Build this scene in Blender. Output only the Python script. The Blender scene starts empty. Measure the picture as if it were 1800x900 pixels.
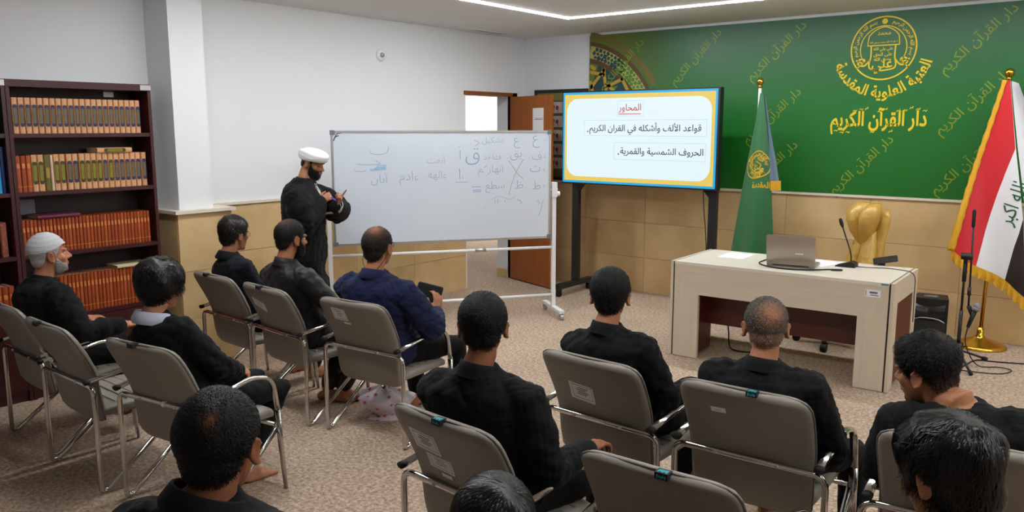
import bpy, bmesh, math, random, unicodedata
import numpy as np
from mathutils import Vector, Matrix
from mathutils.bvhtree import BVHTree
from mathutils.geometry import tessellate_polygon
R = math.radians
PI = math.pi
rng = np.random.default_rng(7)
random.seed(7)
scene = bpy.context.scene
COL = scene.collection

# ------------------------------------------------------------------ camera, world, lights, exposure
cam_d = bpy.data.cameras.new('camera')
cam = bpy.data.objects.new('camera', cam_d)
COL.objects.link(cam)
cam.location = (0, 0, 1.78)
cam.rotation_euler = (R(90 - 9.03), 0, R(38.54))
cam_d.lens = 28.56
cam_d.sensor_width = 36
cam_d.clip_start = 0.05
scene.camera = cam

world = bpy.data.worlds.new('world')
scene.world = world
world.use_nodes = True
world.node_tree.nodes['Background'].inputs[0].default_value = (0.8, 0.85, 0.9, 1)
world.node_tree.nodes['Background'].inputs[1].default_value = 0.3

LED_STRENGTH = 76.0
HALL_LIGHT = 190.0
scene.view_settings.view_transform = 'Standard'
scene.view_settings.look = 'None'
scene.view_settings.exposure = 0.0
scene.view_settings.gamma = 1.0
scene.view_settings.use_curve_mapping = False

# ------------------------------------------------------------------ room constants
XA = -5.945      # left wall
YB = 7.70        # far wall
XR, YN = 2.7, -2.6
ZC = 2.79
LEDGE = 1.155

# ------------------------------------------------------------------ helpers
def srgb(r, g, b):
    f = lambda c: (c / 255) / 12.92 if c / 255 <= 0.04045 else ((c / 255 + 0.055) / 1.055) ** 2.4
    return (f(r), f(g), f(b), 1)

def mat(name, col, rough=0.6, metal=0.0, spec=0.5, noise=None, bump=None, emit=None, coat=0.0, sheen=0.0, world_pos=False):
    """noise=(scale, second colour, amount detail) ; bump=(scale, strength)"""
    m = bpy.data.materials.new(name)
    m.use_nodes = True
    nt = m.node_tree
    b = nt.nodes['Principled BSDF']
    b.inputs['Base Color'].default_value = col
    b.inputs['Roughness'].default_value = rough
    b.inputs['Metallic'].default_value = metal
    b.inputs['Specular IOR Level'].default_value = spec
    if coat: b.inputs['Coat Weight'].default_value = coat
    if sheen: b.inputs['Sheen Weight'].default_value = sheen
    tc = nt.nodes.new('ShaderNodeTexCoord')
    if noise:
        n = nt.nodes.new('ShaderNodeTexNoise')
        n.inputs['Scale'].default_value = noise[0]
        n.inputs['Detail'].default_value = noise[3] if len(noise) > 3 else 4
        mp = nt.nodes.new('ShaderNodeMapping')
        if len(noise) > 4: mp.inputs['Scale'].default_value = noise[4]
        if world_pos: nt.links.new(nt.nodes.new('ShaderNodeNewGeometry').outputs['Position'], mp.inputs[0])
        else: nt.links.new(tc.outputs['Object'], mp.inputs[0])
        nt.links.new(mp.outputs[0], n.inputs[0])
        rp = nt.nodes.new('ShaderNodeValToRGB')
        lo = 0.5 - noise[2] / 2; hi = 0.5 + noise[2] / 2
        rp.color_ramp.elements[0].position = max(0, lo); rp.color_ramp.elements[1].position = min(1, hi)
        rp.color_ramp.elements[0].color = col; rp.color_ramp.elements[1].color = noise[1]
        nt.links.new(n.outputs[0], rp.inputs[0])
        nt.links.new(rp.outputs[0], b.inputs['Base Color'])
    if bump:
        n2 = nt.nodes.new('ShaderNodeTexNoise')
        n2.inputs['Scale'].default_value = bump[0]
        n2.inputs['Detail'].default_value = 3
        nt.links.new(tc.outputs['Object'], n2.inputs[0])
        bp = nt.nodes.new('ShaderNodeBump')
        bp.inputs['Strength'].default_value = bump[1]
        bp.inputs['Distance'].default_value = bump[2] if len(bump) > 2 else 0.01
        nt.links.new(n2.outputs[0], bp.inputs['Height'])
        nt.links.new(bp.outputs[0], b.inputs['Normal'])
    if emit:
        b.inputs['Emission Color'].default_value = emit[0]
        b.inputs['Emission Strength'].default_value = emit[1]
    return m

class MB:
    """collects geometry for ONE mesh"""
    def __init__(s): s.v = []; s.f = []; s.m = []
    def add(s, v, f, mi=0):
        k = len(s.v)
        s.v.extend([tuple(map(float, p)) for p in v]); s.f.extend([tuple(i + k for i in q) for q in f]); s.m.extend([mi] * len(f))
        return s
    def box(s, x0, y0, z0, x1, y1, z1, mi=0):
        v = [(x0,y0,z0),(x1,y0,z0),(x1,y1,z0),(x0,y1,z0),(x0,y0,z1),(x1,y0,z1),(x1,y1,z1),(x0,y1,z1)]
        return s.add(v, [(0,3,2,1),(4,5,6,7),(0,1,5,4),(1,2,6,5),(2,3,7,6),(3,0,4,7)], mi)
    def cbox(s, c, d, mi=0): return s.box(c[0]-d[0]/2, c[1]-d[1]/2, c[2]-d[2]/2, c[0]+d[0]/2, c[1]+d[1]/2, c[2]+d[2]/2, mi)
    def bar(s, p, q, w, h, mi=0, up=(0,0,1)):
        p = Vector(p); q = Vector(q); d = (q - p).normalized(); u = Vector(up)
        if abs(d.dot(u)) > 0.98: u = Vector((0, 1, 0))
        a = d.cross(u).normalized() * w / 2; b = a.cross(d).normalized() * h / 2
        v = [p-a-b, p+a-b, p+a+b, p-a+b, q-a-b, q+a-b, q+a+b, q-a+b]
        return s.add(v, [(0,3,2,1)[::-1],(4,5,6,7)[::-1],(0,1,5,4)[::-1],(1,2,6,5)[::-1],(2,3,7,6)[::-1],(3,0,4,7)[::-1]], mi)
    def tube(s, pts, rad, n=10, mi=0, flat=None, round_caps=False):
        v, f = tube_geo(pts, rad, n, flat, round_caps); return s.add(v, f, mi)
    def ell(s, c, r, rot=None, nu=16, nv=10, mi=0):
        v = []; f = []
        rot = rot or Matrix.Identity(3)
        for j in range(nv + 1):
            th = PI * j / nv
            for i in range(nu):
                ph = 2 * PI * i / nu
                p = Vector((r[0]*math.sin(th)*math.cos(ph), r[1]*math.sin(th)*math.sin(ph), r[2]*math.cos(th)))
                v.append(tuple(rot @ p + Vector(c)))
        for j in range(nv):
            for i in range(nu):
                a = j*nu+i; b = j*nu+(i+1)%nu
                if j == 0: f.append((a, a+nu, b+nu))
                elif j == nv-1: f.append((a, a+nu, b))
                else: f.append((a, a+nu, b+nu, b))
        return s.add(v, f, mi)
    def lathe(s, prof, c=(0,0,0), n=24, mi=0):
        v = []; f = []; m = len(prof)
        for (r, z) in prof:
            for i in range(n):
                a = 2*PI*i/n; v.append((c[0]+r*math.cos(a), c[1]+r*math.sin(a), c[2]+z))
        for j in range(m-1):
            for i in range(n):
                f.append((j*n+i, j*n+(i+1)%n, (j+1)*n+(i+1)%n, (j+1)*n+i))
        f.append(tuple(range(n))[::-1]); f.append(tuple(range((m-1)*n, m*n)))
        return s.add(v, f, mi)
    def rings(s, rings, mi=0, caps=True):
        n = len(rings[0]); v = [p for r in rings for p in r]; f = []
        for j in range(len(rings)-1):
            for i in range(n):
                f.append((j*n+i, j*n+(i+1)%n, (j+1)*n+(i+1)%n, (j+1)*n+i))
        if caps:
            f.append(tuple(range(n))[::-1]); f.append(tuple(range((len(rings)-1)*n, len(rings)*n)))
        return s.add(v, f, mi)
    def grid(s, fn, nu, nv, mi=0, thick=None):
        v = [fn(i/nu, j/nv) for j in range(nv+1) for i in range(nu+1)]
        f = [(j*(nu+1)+i, j*(nu+1)+i+1, (j+1)*(nu+1)+i+1, (j+1)*(nu+1)+i) for j in range(nv) for i in range(nu)]
        return s.add(v, f, mi)
    def prism(s, poly, axis, a, b, mi=0):
        """poly of 2D points extruded from a to b along axis 0/1/2"""
        def mk(p, t):
            l = list(p); l.insert(axis, t); return tuple(l)
        n = len(poly)
        v = [mk(p, a) for p in poly] + [mk(p, b) for p in poly]
        f = [tuple(range(n))[::-1], tuple(range(n, 2*n))] + [(i, (i+1)%n, n+(i+1)%n, n+i) for i in range(n)]
        return s.add(v, f, mi)
    def mesh(s, name, mats, smooth=False, fix=True):
        me = bpy.data.meshes.new(name)
        me.from_pydata(s.v, [], s.f)
        for m in (mats if isinstance(mats, (list, tuple)) else [mats]): me.materials.append(m)
        me.polygons.foreach_set('material_index', s.m)
        if smooth: me.polygons.foreach_set('use_smooth', [True]*len(s.f))
        if fix:
            bm = bmesh.new(); bm.from_mesh(me); bmesh.ops.recalc_face_normals(bm, faces=bm.faces); bm.to_mesh(me); bm.free()
        me.update()
        return me

def tube_geo(pts, rad, n=10, flat=None, round_caps=False):
    P = [Vector(p) for p in pts]
    if not isinstance(rad, (list, tuple, np.ndarray)): rad = [rad]*len(P)
    rad = list(rad)
    if round_caps:
        d0 = (P[0]-P[1]).normalized(); d1 = (P[-1]-P[-2]).normalized()
        a, b = P[0].copy(), P[-1].copy(); ra, rb = rad[0], rad[-1]
        P = [a+d0*ra*0.97, a+d0*ra*0.7] + P + [b+d1*rb*0.7, b+d1*rb*0.97]
        rad = [ra*0.25, ra*0.7] + rad + [rb*0.7, rb*0.25]
    T = []
    for i in range(len(P)):
        t = P[min(i+1, len(P)-1)] - P[max(i-1, 0)]
        T.append(t.normalized() if t.length > 1e-9 else Vector((0,0,1)))
    u = Vector((0,0,1)) if abs(T[0].z) < 0.9 else Vector((0,1,0))
    u = (u - T[0]*u.dot(T[0])).normalized()
    v = []; f = []
    for i, p in enumerate(P):
        u = (u - T[i]*u.dot(T[i]))
        u = u.normalized() if u.length > 1e-6 else T[i].orthogonal().normalized()
        w = T[i].cross(u)
        for k in range(n):
            a = 2*PI*k/n
            ka, kb = (flat if flat else (1, 1))
            v.append(p + (w*math.cos(a)*ka + u*math.sin(a)*kb)*rad[i])
    for i in range(len(P)-1):
        for k in range(n):
            f.append((i*n+k, i*n+(k+1)%n, (i+1)*n+(k+1)%n, (i+1)*n+k))
    f.append(tuple(range(n))[::-1]); f.append(tuple(range((len(P)-1)*n, len(P)*n)))
    return v, f

def fillet(pts, r, seg=6):
    P = [Vector(p) for p in pts]; out = [P[0]]
    for i in range(1, len(P)-1):
        a = (P[i-1]-P[i]); b = (P[i+1]-P[i]); la, lb = a.length, b.length
        a.normalize(); b.normalize(); ang = a.angle(b)
        rr = r[i-1] if isinstance(r, (list, tuple)) else r
        t = min(rr/math.tan(ang/2), la*0.49, lb*0.49)
        p0 = P[i]+a*t; p1 = P[i]+b*t
        for k in range(seg+1):
            s = k/seg
            out.append(p0*(1-s)**2 + P[i]*2*s*(1-s) + p1*s*s)
    out.append(P[-1]); return out

def smooth_curve(pts, seg=8):
    P = [Vector(p) for p in pts]; out = []
    for i in range(len(P)-1):
        p0 = P[max(i-1, 0)]; p1 = P[i]; p2 = P[i+1]; p3 = P[min(i+2, len(P)-1)]
        for k in range(seg):
            t = k/seg
            out.append(0.5*((2*p1)+(p2-p0)*t+(2*p0-5*p1+4*p2-p3)*t*t+(3*p1-p0-3*p2+p3)*t**3))
    out.append(P[-1]); return out

def link(name, me, parent=None):
    o = bpy.data.objects.new(name, me); COL.objects.link(o)
    if parent is not None: o.parent = parent
    return o
def part(name, mb, m, parent, smooth=False, label=None):
    o = link(name, mb.mesh(name, m, smooth), parent)
    if label: o['label'] = label
    return o
def tag(o, label, cat, group=None):
    o['label'] = label; o['category'] = cat
    if group: o['group'] = group
    return o
def thing(name, label, cat, loc=(0,0,0), rz=0, group=None):
    o = link(name, None); o.location = loc; o.rotation_euler = (0,0,rz); o.empty_display_size = 0.1
    return tag(o, label, cat, group)
def single(name, mb, m, label, cat, group=None, smooth=False):
    return tag(link(name, mb.mesh(name, m, smooth)), label, cat, group)
def struct(name, mb, m, smooth=False):
    o = link(name, mb.mesh(name, m, smooth)); o['kind'] = 'structure'; return o
def copy_tree(o, parent=None):
    c = o.copy(); COL.objects.link(c)
    if parent is not None: c.parent = parent
    for ch in o.children: copy_tree(ch, c)
    return c

ONES = ['zeroth','first','second','third','fourth','fifth','sixth','seventh','eighth','ninth','tenth','eleventh','twelfth','thirteenth','fourteenth','fifteenth','sixteenth','seventeenth','eighteenth','nineteenth']
TENS = {20:'twenty',30:'thirty',40:'forty'}
def ordinal(n):
    if n < 20: return ONES[n]
    if n % 10 == 0: return {20:'twentieth',30:'thirtieth',40:'fortieth'}[n]
    return TENS[n//10*10] + '-' + ONES[n % 10]

# ------------------------------------------------------------------ Arabic lettering (presentation forms, laid right to left)
FORMS = {}
for _c in list(range(0xFE70, 0xFEFD)) + list(range(0xFB50, 0xFBC0)):
    _d = unicodedata.decomposition(chr(_c)).split()
    if len(_d) >= 2 and _d[0] in ('<isolated>', '<initial>', '<medial>', '<final>'):
        FORMS.setdefault(''.join(chr(int(x, 16)) for x in _d[1:]), {}).setdefault(_d[0][1:-1], chr(_c))
def shape_ar(s):
    s = unicodedata.normalize('NFC', s); toks = []; i = 0
    while i < len(s):
        if s[i] == 'ل' and i+1 < len(s) and (s[i:i+2]) in FORMS: toks.append(s[i:i+2]); i += 2
        else: toks.append(s[i]); i += 1
    out = []
    dual = lambda t: 'medial' in FORMS.get(t, {})
    joins = lambda t: 'final' in FORMS.get(t, {})
    for k, t in enumerate(toks):
        fm = FORMS.get(t)
        if not fm: out.append(t); continue
        pj = k > 0 and dual(toks[k-1]) and joins(t)
        nj = k+1 < len(toks) and dual(t) and joins(toks[k+1])
        key = 'medial' if pj and nj else 'final' if pj else 'initial' if nj else 'isolated'
        out.append(fm.get(key) or fm.get('isolated') or t)
    return ''.join(reversed(out))
def text_geo(s, size=1.0, width=None, weight=0.0, arabic=True):
    """flat letters as (Nx2 array, faces), centred at the origin; width rescales. Every contour is filled on its own with its holes."""
    c = bpy.data.curves.new('lettering', 'FONT')
    c.body = shape_ar(s) if arabic else s
    c.size = 1.0; c.align_x = 'CENTER'
    o = bpy.data.objects.new('lettering', c); COL.objects.link(o)
    dg = bpy.context.evaluated_depsgraph_get()
    cu = o.evaluated_get(dg).to_curve(dg)
    loops = []
    for sp in cu.splines:
        P = []
        if sp.type == 'BEZIER':
            n = len(sp.bezier_points)
            for k in range(n):
                a, q = sp.bezier_points[k], sp.bezier_points[(k+1) % n]
                p0, p1, p2, p3 = (np.array(x[:2]) for x in (a.co, a.handle_right, q.handle_left, q.co))
                st = 1 if np.abs((p3-p0)[0]*(p1-p0)[1]-(p3-p0)[1]*(p1-p0)[0])+np.abs((p3-p0)[0]*(p2-p0)[1]-(p3-p0)[1]*(p2-p0)[0]) < 1e-5 else 4
                for t in range(st):
                    x = t/st; P.append((1-x)**3*p0+3*(1-x)**2*x*p1+3*(1-x)*x*x*p2+x**3*p3)
        else: P = [np.array(p.co[:2]) for p in sp.points]
        Q = [P[0]]
        for p in P[1:]:
            if np.linalg.norm(p-Q[-1]) > 1e-4: Q.append(p)
        if len(Q) > 2 and np.linalg.norm(Q[0]-Q[-1]) < 1e-4: Q.pop()
        if len(Q) > 2: loops.append(np.array(Q))
    bpy.data.objects.remove(o); bpy.data.curves.remove(c)
    area = lambda L: 0.5*float(np.sum(L[:,0]*np.roll(L[:,1], -1)-np.roll(L[:,0], -1)*L[:,1]))
    A = [area(L) for L in loops]; sg = np.sign(A[int(np.argmax(np.abs(A)))])
    def off(L):
        d = np.roll(L, -1, 0)-np.roll(L, 1, 0); d /= np.maximum(1e-9, np.linalg.norm(d, axis=1, keepdims=True))
        return L+np.stack([d[:,1], -d[:,0]], 1)*weight*sg
    def inside(p, L):
        x, y = L[:,0], L[:,1]; x2, y2 = np.roll(x, -1), np.roll(y, -1); cnd = (y > p[1]) != (y2 > p[1])
        return int(np.sum(cnd & (p[0] < (x2-x)*(p[1]-y)/np.where(y2 == y, 1e-12, y2-y)+x))) % 2 == 1
    V = []; F = []
    for L, a in zip(loops, A):
        if a*sg <= 0: continue
        polys = [off(L)]+[off(H) for H, h in zip(loops, A) if h*sg < 0 and inside(H[0], L)]
        flat = [p for q in polys for p in q]; k0 = len(V)
        for t in tessellate_polygon([[Vector((p[0], p[1], 0)) for p in q] for q in polys]): F.append(tuple(k0+x for x in t))
        V.extend(flat)
    v = np.array(V); lo, hi = v.min(0), v.max(0)
    v = v-(lo+hi)/2
    k = (width/(hi[0]-lo[0])) if width else size
    return v*k, F

def to_plane(v2, origin, ux, uy):
    o = np.array(origin, float); a = np.array(ux, float); b = np.array(uy, float)
    return o[None] + v2[:, :1]*a[None] + v2[:, 1:]*b[None]
def rot2(v, a):
    c, s = math.cos(a), math.sin(a); return np.stack([v[:,0]*c - v[:,1]*s, v[:,0]*s + v[:,1]*c], 1)
def arc_text(v, rad, mid, sign=1):
    """bend baseline onto a circle; sign=1 text reads along the top (outward up), -1 along the bottom"""
    a = mid - sign*v[:,0]/rad; r = rad + sign*v[:,1]
    return np.stack([r*np.cos(a), r*np.sin(a)], 1)
def ring2(r0, r1, a0=0, a1=2*PI, n=64):
    v = []; f = []
    for i in range(n+1):
        a = a0+(a1-a0)*i/n; v += [(r0*math.cos(a), r0*math.sin(a)), (r1*math.cos(a), r1*math.sin(a))]
    for i in range(n): f.append((2*i, 2*i+1, 2*i+3, 2*i+2))
    return np.array(v), f
def stroke2(pts, w):
    """a pen stroke as a flat ribbon"""
    P = np.array(pts, float); v = []; f = []
    T = np.gradient(P, axis=0); L = np.linalg.norm(T, axis=1, keepdims=True); L[L == 0] = 1; T /= L
    N = np.stack([-T[:,1], T[:,0]], 1)
    W = w if hasattr(w, '__len__') else [w]*len(P)
    for i in range(len(P)): v += [tuple(P[i]+N[i]*W[i]/2), tuple(P[i]-N[i]*W[i]/2)]
    for i in range(len(P)-1): f.append((2*i, 2*i+1, 2*i+3, 2*i+2))
    return np.array(v), f
def curve2(pts, seg=8):
    return [(p.x, p.y) for p in smooth_curve([(a, b, 0) for a, b in pts], seg)]

# ------------------------------------------------------------------ materials
M = {}
M['paint'] = mat('white wall paint', srgb(221,223,226), 0.75, bump=(160, 0.05))
M['ceil'] = mat('ceiling paint', srgb(219,219,218), 0.85)
M['stone'] = mat('beige marble tile', srgb(186,154,106), 0.3, noise=(2.6, srgb(216,187,140), 0.5, 9), world_pos=True)
M['stone2'] = mat('beige marble tile b', srgb(185,153,105), 0.3, noise=(2.8, srgb(215,186,139), 0.5, 9), world_pos=True)
M['grout'] = mat('tile joint', srgb(150,128,98), 0.8)
M['ledge'] = mat('cream stone ledge', srgb(216,206,188), 0.45)
M['black_metal'] = mat('black metal', srgb(24,26,30), 0.4)
M['black_plastic'] = mat('black plastic', srgb(18,18,20), 0.5, bump=(300, 0.05))
M['chrome'] = mat('chrome tube', srgb(205,203,200), 0.14, 1.0)
M['steel'] = mat('brushed aluminium', srgb(190,190,192), 0.35, 0.9)
M['white_metal'] = mat('white painted tube', srgb(226,228,230), 0.35)
M['gold'] = mat('polished brass', srgb(212,165,60), 0.18, 1.0)
M['leather'] = mat('grey leatherette', srgb(139,132,123), 0.48, bump=(220, 0.08), noise=(5, srgb(126,120,111), 0.8, 3))
M['piping'] = mat('dark grey piping', srgb(108,102,95), 0.5)
M['rubber'] = mat('black rubber', srgb(14,14,14), 0.7)
M['paper'] = mat('white paper', srgb(232,233,236), 0.8)
M['ink'] = mat('grey print', srgb(110,112,116), 0.8)
M['dark_ink'] = mat('black print', srgb(35,35,38), 0.8)
M['oak'] = mat('orange brown wood veneer', srgb(168,98,36), 0.38, noise=(3, srgb(142,78,26), 0.9, 6, (6, 6, 0.5)))
M['oak2'] = mat('dark orange wood frame', srgb(138,76,26), 0.4, noise=(3, srgb(118,62,20), 0.9, 6, (6, 6, 0.5)))
M['mahogany'] = mat('dark red mahogany', srgb(70,26,28), 0.35, noise=(2, srgb(52,19,22), 0.9, 6, (8, 8, 0.6)))
M['mahogany_in'] = mat('dark bookcase inside', srgb(44,24,28), 0.5)
M['desk_red'] = mat('dark red desk panel', srgb(84,30,20), 0.4, noise=(2, srgb(66,22,15), 0.9, 5, (1, 8, 8)))
M['ash'] = mat('pale ash laminate', srgb(214,202,182), 0.4, noise=(4, srgb(196,182,160), 0.9, 6, (0.6, 9, 9)))
M['ash_v'] = mat('pale ash laminate upright', srgb(214,202,182), 0.4, noise=(4, srgb(196,182,160), 0.9, 6, (9, 9, 0.6)))
M['ash_top'] = mat('pale laminate top', srgb(224,217,204), 0.35, noise=(4, srgb(214,205,190), 0.9, 6, (0.6, 9, 9)))
M['board'] = mat('white board enamel', srgb(210,219,230), 0.22, noise=(1.4, srgb(200,210,223), 0.7, 5))
M['led'] = mat('led diffuser', (1, 1, 1, 1), 0.5, emit=((0.965, 0.985, 1.0, 1), LED_STRENGTH))
M['yellow'] = mat('yellow print', srgb(218,190,18), 0.5)
M['dimyellow'] = mat('faded yellow green print', srgb(118,138,30), 0.5)
M['pen_blue'] = mat('faded blue marker', srgb(150,168,198), 0.6)
M['pen_grey'] = mat('faded grey marker', srgb(160,168,184), 0.6)
M['pen_sky'] = mat('light blue marker', srgb(140,180,212), 0.6)
M['pen_black'] = mat('black marker', srgb(50,54,60), 0.6)
M['gold_plastic'] = mat('mustard plastic wrapped leather', srgb(190,150,66), 0.38, coat=0.3, bump=(9, 0.4, 0.05))

def carpet_material():
    m = bpy.data.materials.new('mottled beige carpet'); m.use_nodes = True; nt = m.node_tree; b = nt.nodes['Principled BSDF']
    b.inputs['Roughness'].default_value = 0.95; b.inputs['Specular IOR Level'].default_value = 0.1
    tc = nt.nodes.new('ShaderNodeTexCoord')
    n1 = nt.nodes.new('ShaderNodeTexNoise'); n1.inputs['Scale'].default_value = 46; n1.inputs['Detail'].default_value = 5; n1.inputs['Roughness'].default_value = 0.75
    n2 = nt.nodes.new('ShaderNodeTexNoise'); n2.inputs['Scale'].default_value = 1.6; n2.inputs['Detail'].default_value = 3
    nt.links.new(tc.outputs['Object'], n1.inputs[0]); nt.links.new(tc.outputs['Object'], n2.inputs[0])
    r = nt.nodes.new('ShaderNodeValToRGB'); e = r.color_ramp.elements
    e[0].position = 0.33; e[0].color = srgb(126,106,90); e[1].position = 0.68; e[1].color = srgb(216,198,178)
    x = e.new(0.5); x.color = srgb(176,154,135)
    nt.links.new(n1.outputs[0], r.inputs[0])
    mx = nt.nodes.new('ShaderNodeMixRGB'); mx.blend_type = 'MULTIPLY'; mx.inputs[0].default_value = 0.35
    r2 = nt.nodes.new('ShaderNodeValToRGB'); r2.color_ramp.elements[0].position = 0.35; r2.color_ramp.elements[0].color = (0.66,0.64,0.62,1); r2.color_ramp.elements[1].position = 0.65
    nt.links.new(n2.outputs[0], r2.inputs[0]); nt.links.new(r.outputs[0], mx.inputs[1]); nt.links.new(r2.outputs[0], mx.inputs[2])
    nt.links.new(mx.outputs[0], b.inputs['Base Color'])
    bp = nt.nodes.new('ShaderNodeBump'); bp.inputs['Strength'].default_value = 0.45; bp.inputs['Distance'].default_value = 0.005
    n3 = nt.nodes.new('ShaderNodeTexNoise'); n3.inputs['Scale'].default_value = 140; nt.links.new(tc.outputs['Object'], n3.inputs[0])
    nt.links.new(n3.outputs[0], bp.inputs['Height']); nt.links.new(bp.outputs[0], b.inputs['Normal'])
    return m
M['carpet'] = carpet_material()

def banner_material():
    m = bpy.data.materials.new('graded green banner vinyl'); m.use_nodes = True; nt = m.node_tree; b = nt.nodes['Principled BSDF']
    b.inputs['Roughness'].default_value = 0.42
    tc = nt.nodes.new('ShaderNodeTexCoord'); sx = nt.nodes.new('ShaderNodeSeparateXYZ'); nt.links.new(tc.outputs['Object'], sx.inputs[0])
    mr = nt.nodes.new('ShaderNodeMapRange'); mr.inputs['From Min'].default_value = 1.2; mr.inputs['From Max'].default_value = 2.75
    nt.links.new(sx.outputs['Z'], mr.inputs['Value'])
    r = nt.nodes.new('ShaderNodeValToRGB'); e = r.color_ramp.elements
    e[0].position = 0; e[0].color = srgb(14,98,22); e[1].position = 1; e[1].color = srgb(22,84,50)  # green ramp, darker and more teal towards the top
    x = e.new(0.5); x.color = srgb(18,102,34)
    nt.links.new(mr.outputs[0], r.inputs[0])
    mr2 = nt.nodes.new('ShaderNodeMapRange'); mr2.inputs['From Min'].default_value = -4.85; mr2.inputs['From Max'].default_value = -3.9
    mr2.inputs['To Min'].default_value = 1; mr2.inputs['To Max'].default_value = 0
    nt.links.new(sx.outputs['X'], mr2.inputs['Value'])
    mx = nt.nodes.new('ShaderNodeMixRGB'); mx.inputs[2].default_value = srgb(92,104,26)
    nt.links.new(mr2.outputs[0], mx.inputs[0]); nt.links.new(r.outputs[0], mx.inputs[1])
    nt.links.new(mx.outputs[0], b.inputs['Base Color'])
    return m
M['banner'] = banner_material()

# ------------------------------------------------------------------ the room
struct('floor', MB().box(-12, YN-0.2, -0.12, XR+0.2, 15, 0), M['carpet'])
struct('ceiling', MB().box(-12, YN-0.2, ZC, XR+0.2, 15, ZC+0.15), M['ceil'])
D0, D1, DZ = 6.66, 7.46, 2.125
wl = MB().box(XA-0.22, YN, 0, XA, D0, ZC).box(XA-0.22, D1, 0, XA, YB+0.22, ZC).box(XA-0.22, D0, DZ, XA, D1, ZC)
wall_left = struct('wall_left', wl, M['paint'])
wall_far = struct('wall_far', MB().box(XA, YB, 0, XR, YB+0.22, ZC), M['paint'])
wall_right = struct('wall_right', MB().box(XR, YN, 0, XR+0.2, YB+0.22, ZC), M['paint'])
struct('wall_near', MB().box(XA-0.22, YN-0.2, 0, XR+0.2, YN, ZC), M['paint'])
# the corridor beyond the doorway
struct('wall_corridor_far', MB().box(-10.9, 4.4, 0, -10.7, 14.6, ZC), M['paint'])
struct('wall_corridor_near', MB().box(-10.9, 4.2, 0, XA-0.22, 4.4, ZC), M['paint'])
struct('wall_corridor_end', MB().box(-10.9, 14.4, 0, XA-0.22, 14.6, ZC), M['paint'])
struct('wall_corridor_side', MB().box(XA-0.22, YB+0.22, 0, XA, 14.6, ZC), M['paint'])

def tile_wall(parent, spans, rows, fn, mats):
    """one box per stone tile, shared meshes per size; fn(u0,u1,z0,z1)->(origin, dims)"""
    cache = {}
    k = 0
    for (u0, u1) in spans:
        for (z0, z1) in rows:
            o3, d = fn(u0+0.0015, u1-0.0015, z0+0.0015, z1-0.0015)
            key = tuple(round(x, 4) for x in d)
            if key not in cache:
                me_l = []
                for mm in mats:
                    mb = MB().box(0, 0, 0, *d)
                    me = mb.mesh('stone_tile', mm); me_l.append(me)
                cache[key] = me_l
            t = link('stone_tile', cache[key][k % len(mats)], parent); t.location = o3; k += 1
def spans(a, b, joint, step):
    xs = [a]; x = joint - math.floor((joint-a)/step)*step
    while x < b:
        if x > a+0.05 and x < b-0.05: xs.append(x)
        x += step
    xs.append(b); return list(zip(xs[:-1], xs[1:]))
ROWS = [(0.0, 0.38), (0.38, 0.76), (0.76, LEDGE-0.005)]
tile_wall(wall_far, spans(XA+0.02, XR, -2.775, 0.76), ROWS, lambda u0,u1,z0,z1: ((u0, YB-0.016, z0), (u1-u0, 0.016, z1-z0)), (M['stone'], M['stone2']))
tile_wall(wall_left, spans(3.52, D0-0.03, 5.827, 0.76), ROWS, lambda u0,u1,z0,z1: ((XA, u0, z0), (0.016, u1-u0, z1-z0)), (M['stone'], M['stone2']))
tile_wall(wall_left, [(D1+0.09, YB-0.02)], ROWS, lambda u0,u1,z0,z1: ((XA, u0, z0), (0.016, u1-u0, z1-z0)), (M['stone2'],))
tile_wall(wall_right, spans(YN, YB-0.02, 0, 0.76), ROWS, lambda u0,u1,z0,z1: ((XR-0.016, u0, z0), (0.016, u1-u0, z1-z0)), (M['stone'], M['stone2']))
struct('trim_1', MB().box(XA, YB-0.032, LEDGE-0.004, XR, YB, LEDGE+0.018), M['ledge'])
struct('trim_2', MB().box(XA, 3.50, LEDGE-0.004, XA+0.032, D0-0.03, LEDGE+0.018), M['ledge'])
# the pillar by the bookcases
pillar = struct('pillar', MB().box(XA, 3.13, LEDGE, -5.615, 3.40, ZC).box(XA, 3.096, 0, -5.576, 3.504, LEDGE), M['paint'])
PROW = [(0.0, 0.36), (0.36, 0.72), (0.72, LEDGE-0.005)]
tile_wall(pillar, [(3.08, 3.52)], PROW, lambda u0,u1,z0,z1: ((-5.576, u0, z0), (0.016, u1-u0, z1-z0)), (M['stone'], M['stone2']))
tile_wall(pillar, [(XA, -5.577)], PROW, lambda u0,u1,z0,z1: ((u0, 3.08, z0), (u1-u0, 0.016, z1-z0)), (M['stone2'], M['stone']))
tile_wall(pillar, [(XA, -5.577)], PROW, lambda u0,u1,z0,z1: ((u0, 3.504, z0), (u1-u0, 0.016, z1-z0)), (M['stone2'], M['stone']))
part('ledge', MB().box(XA, 3.055, LEDGE-0.004, -5.535, 3.545, LEDGE+0.02), M['ledge'], pillar)

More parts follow.
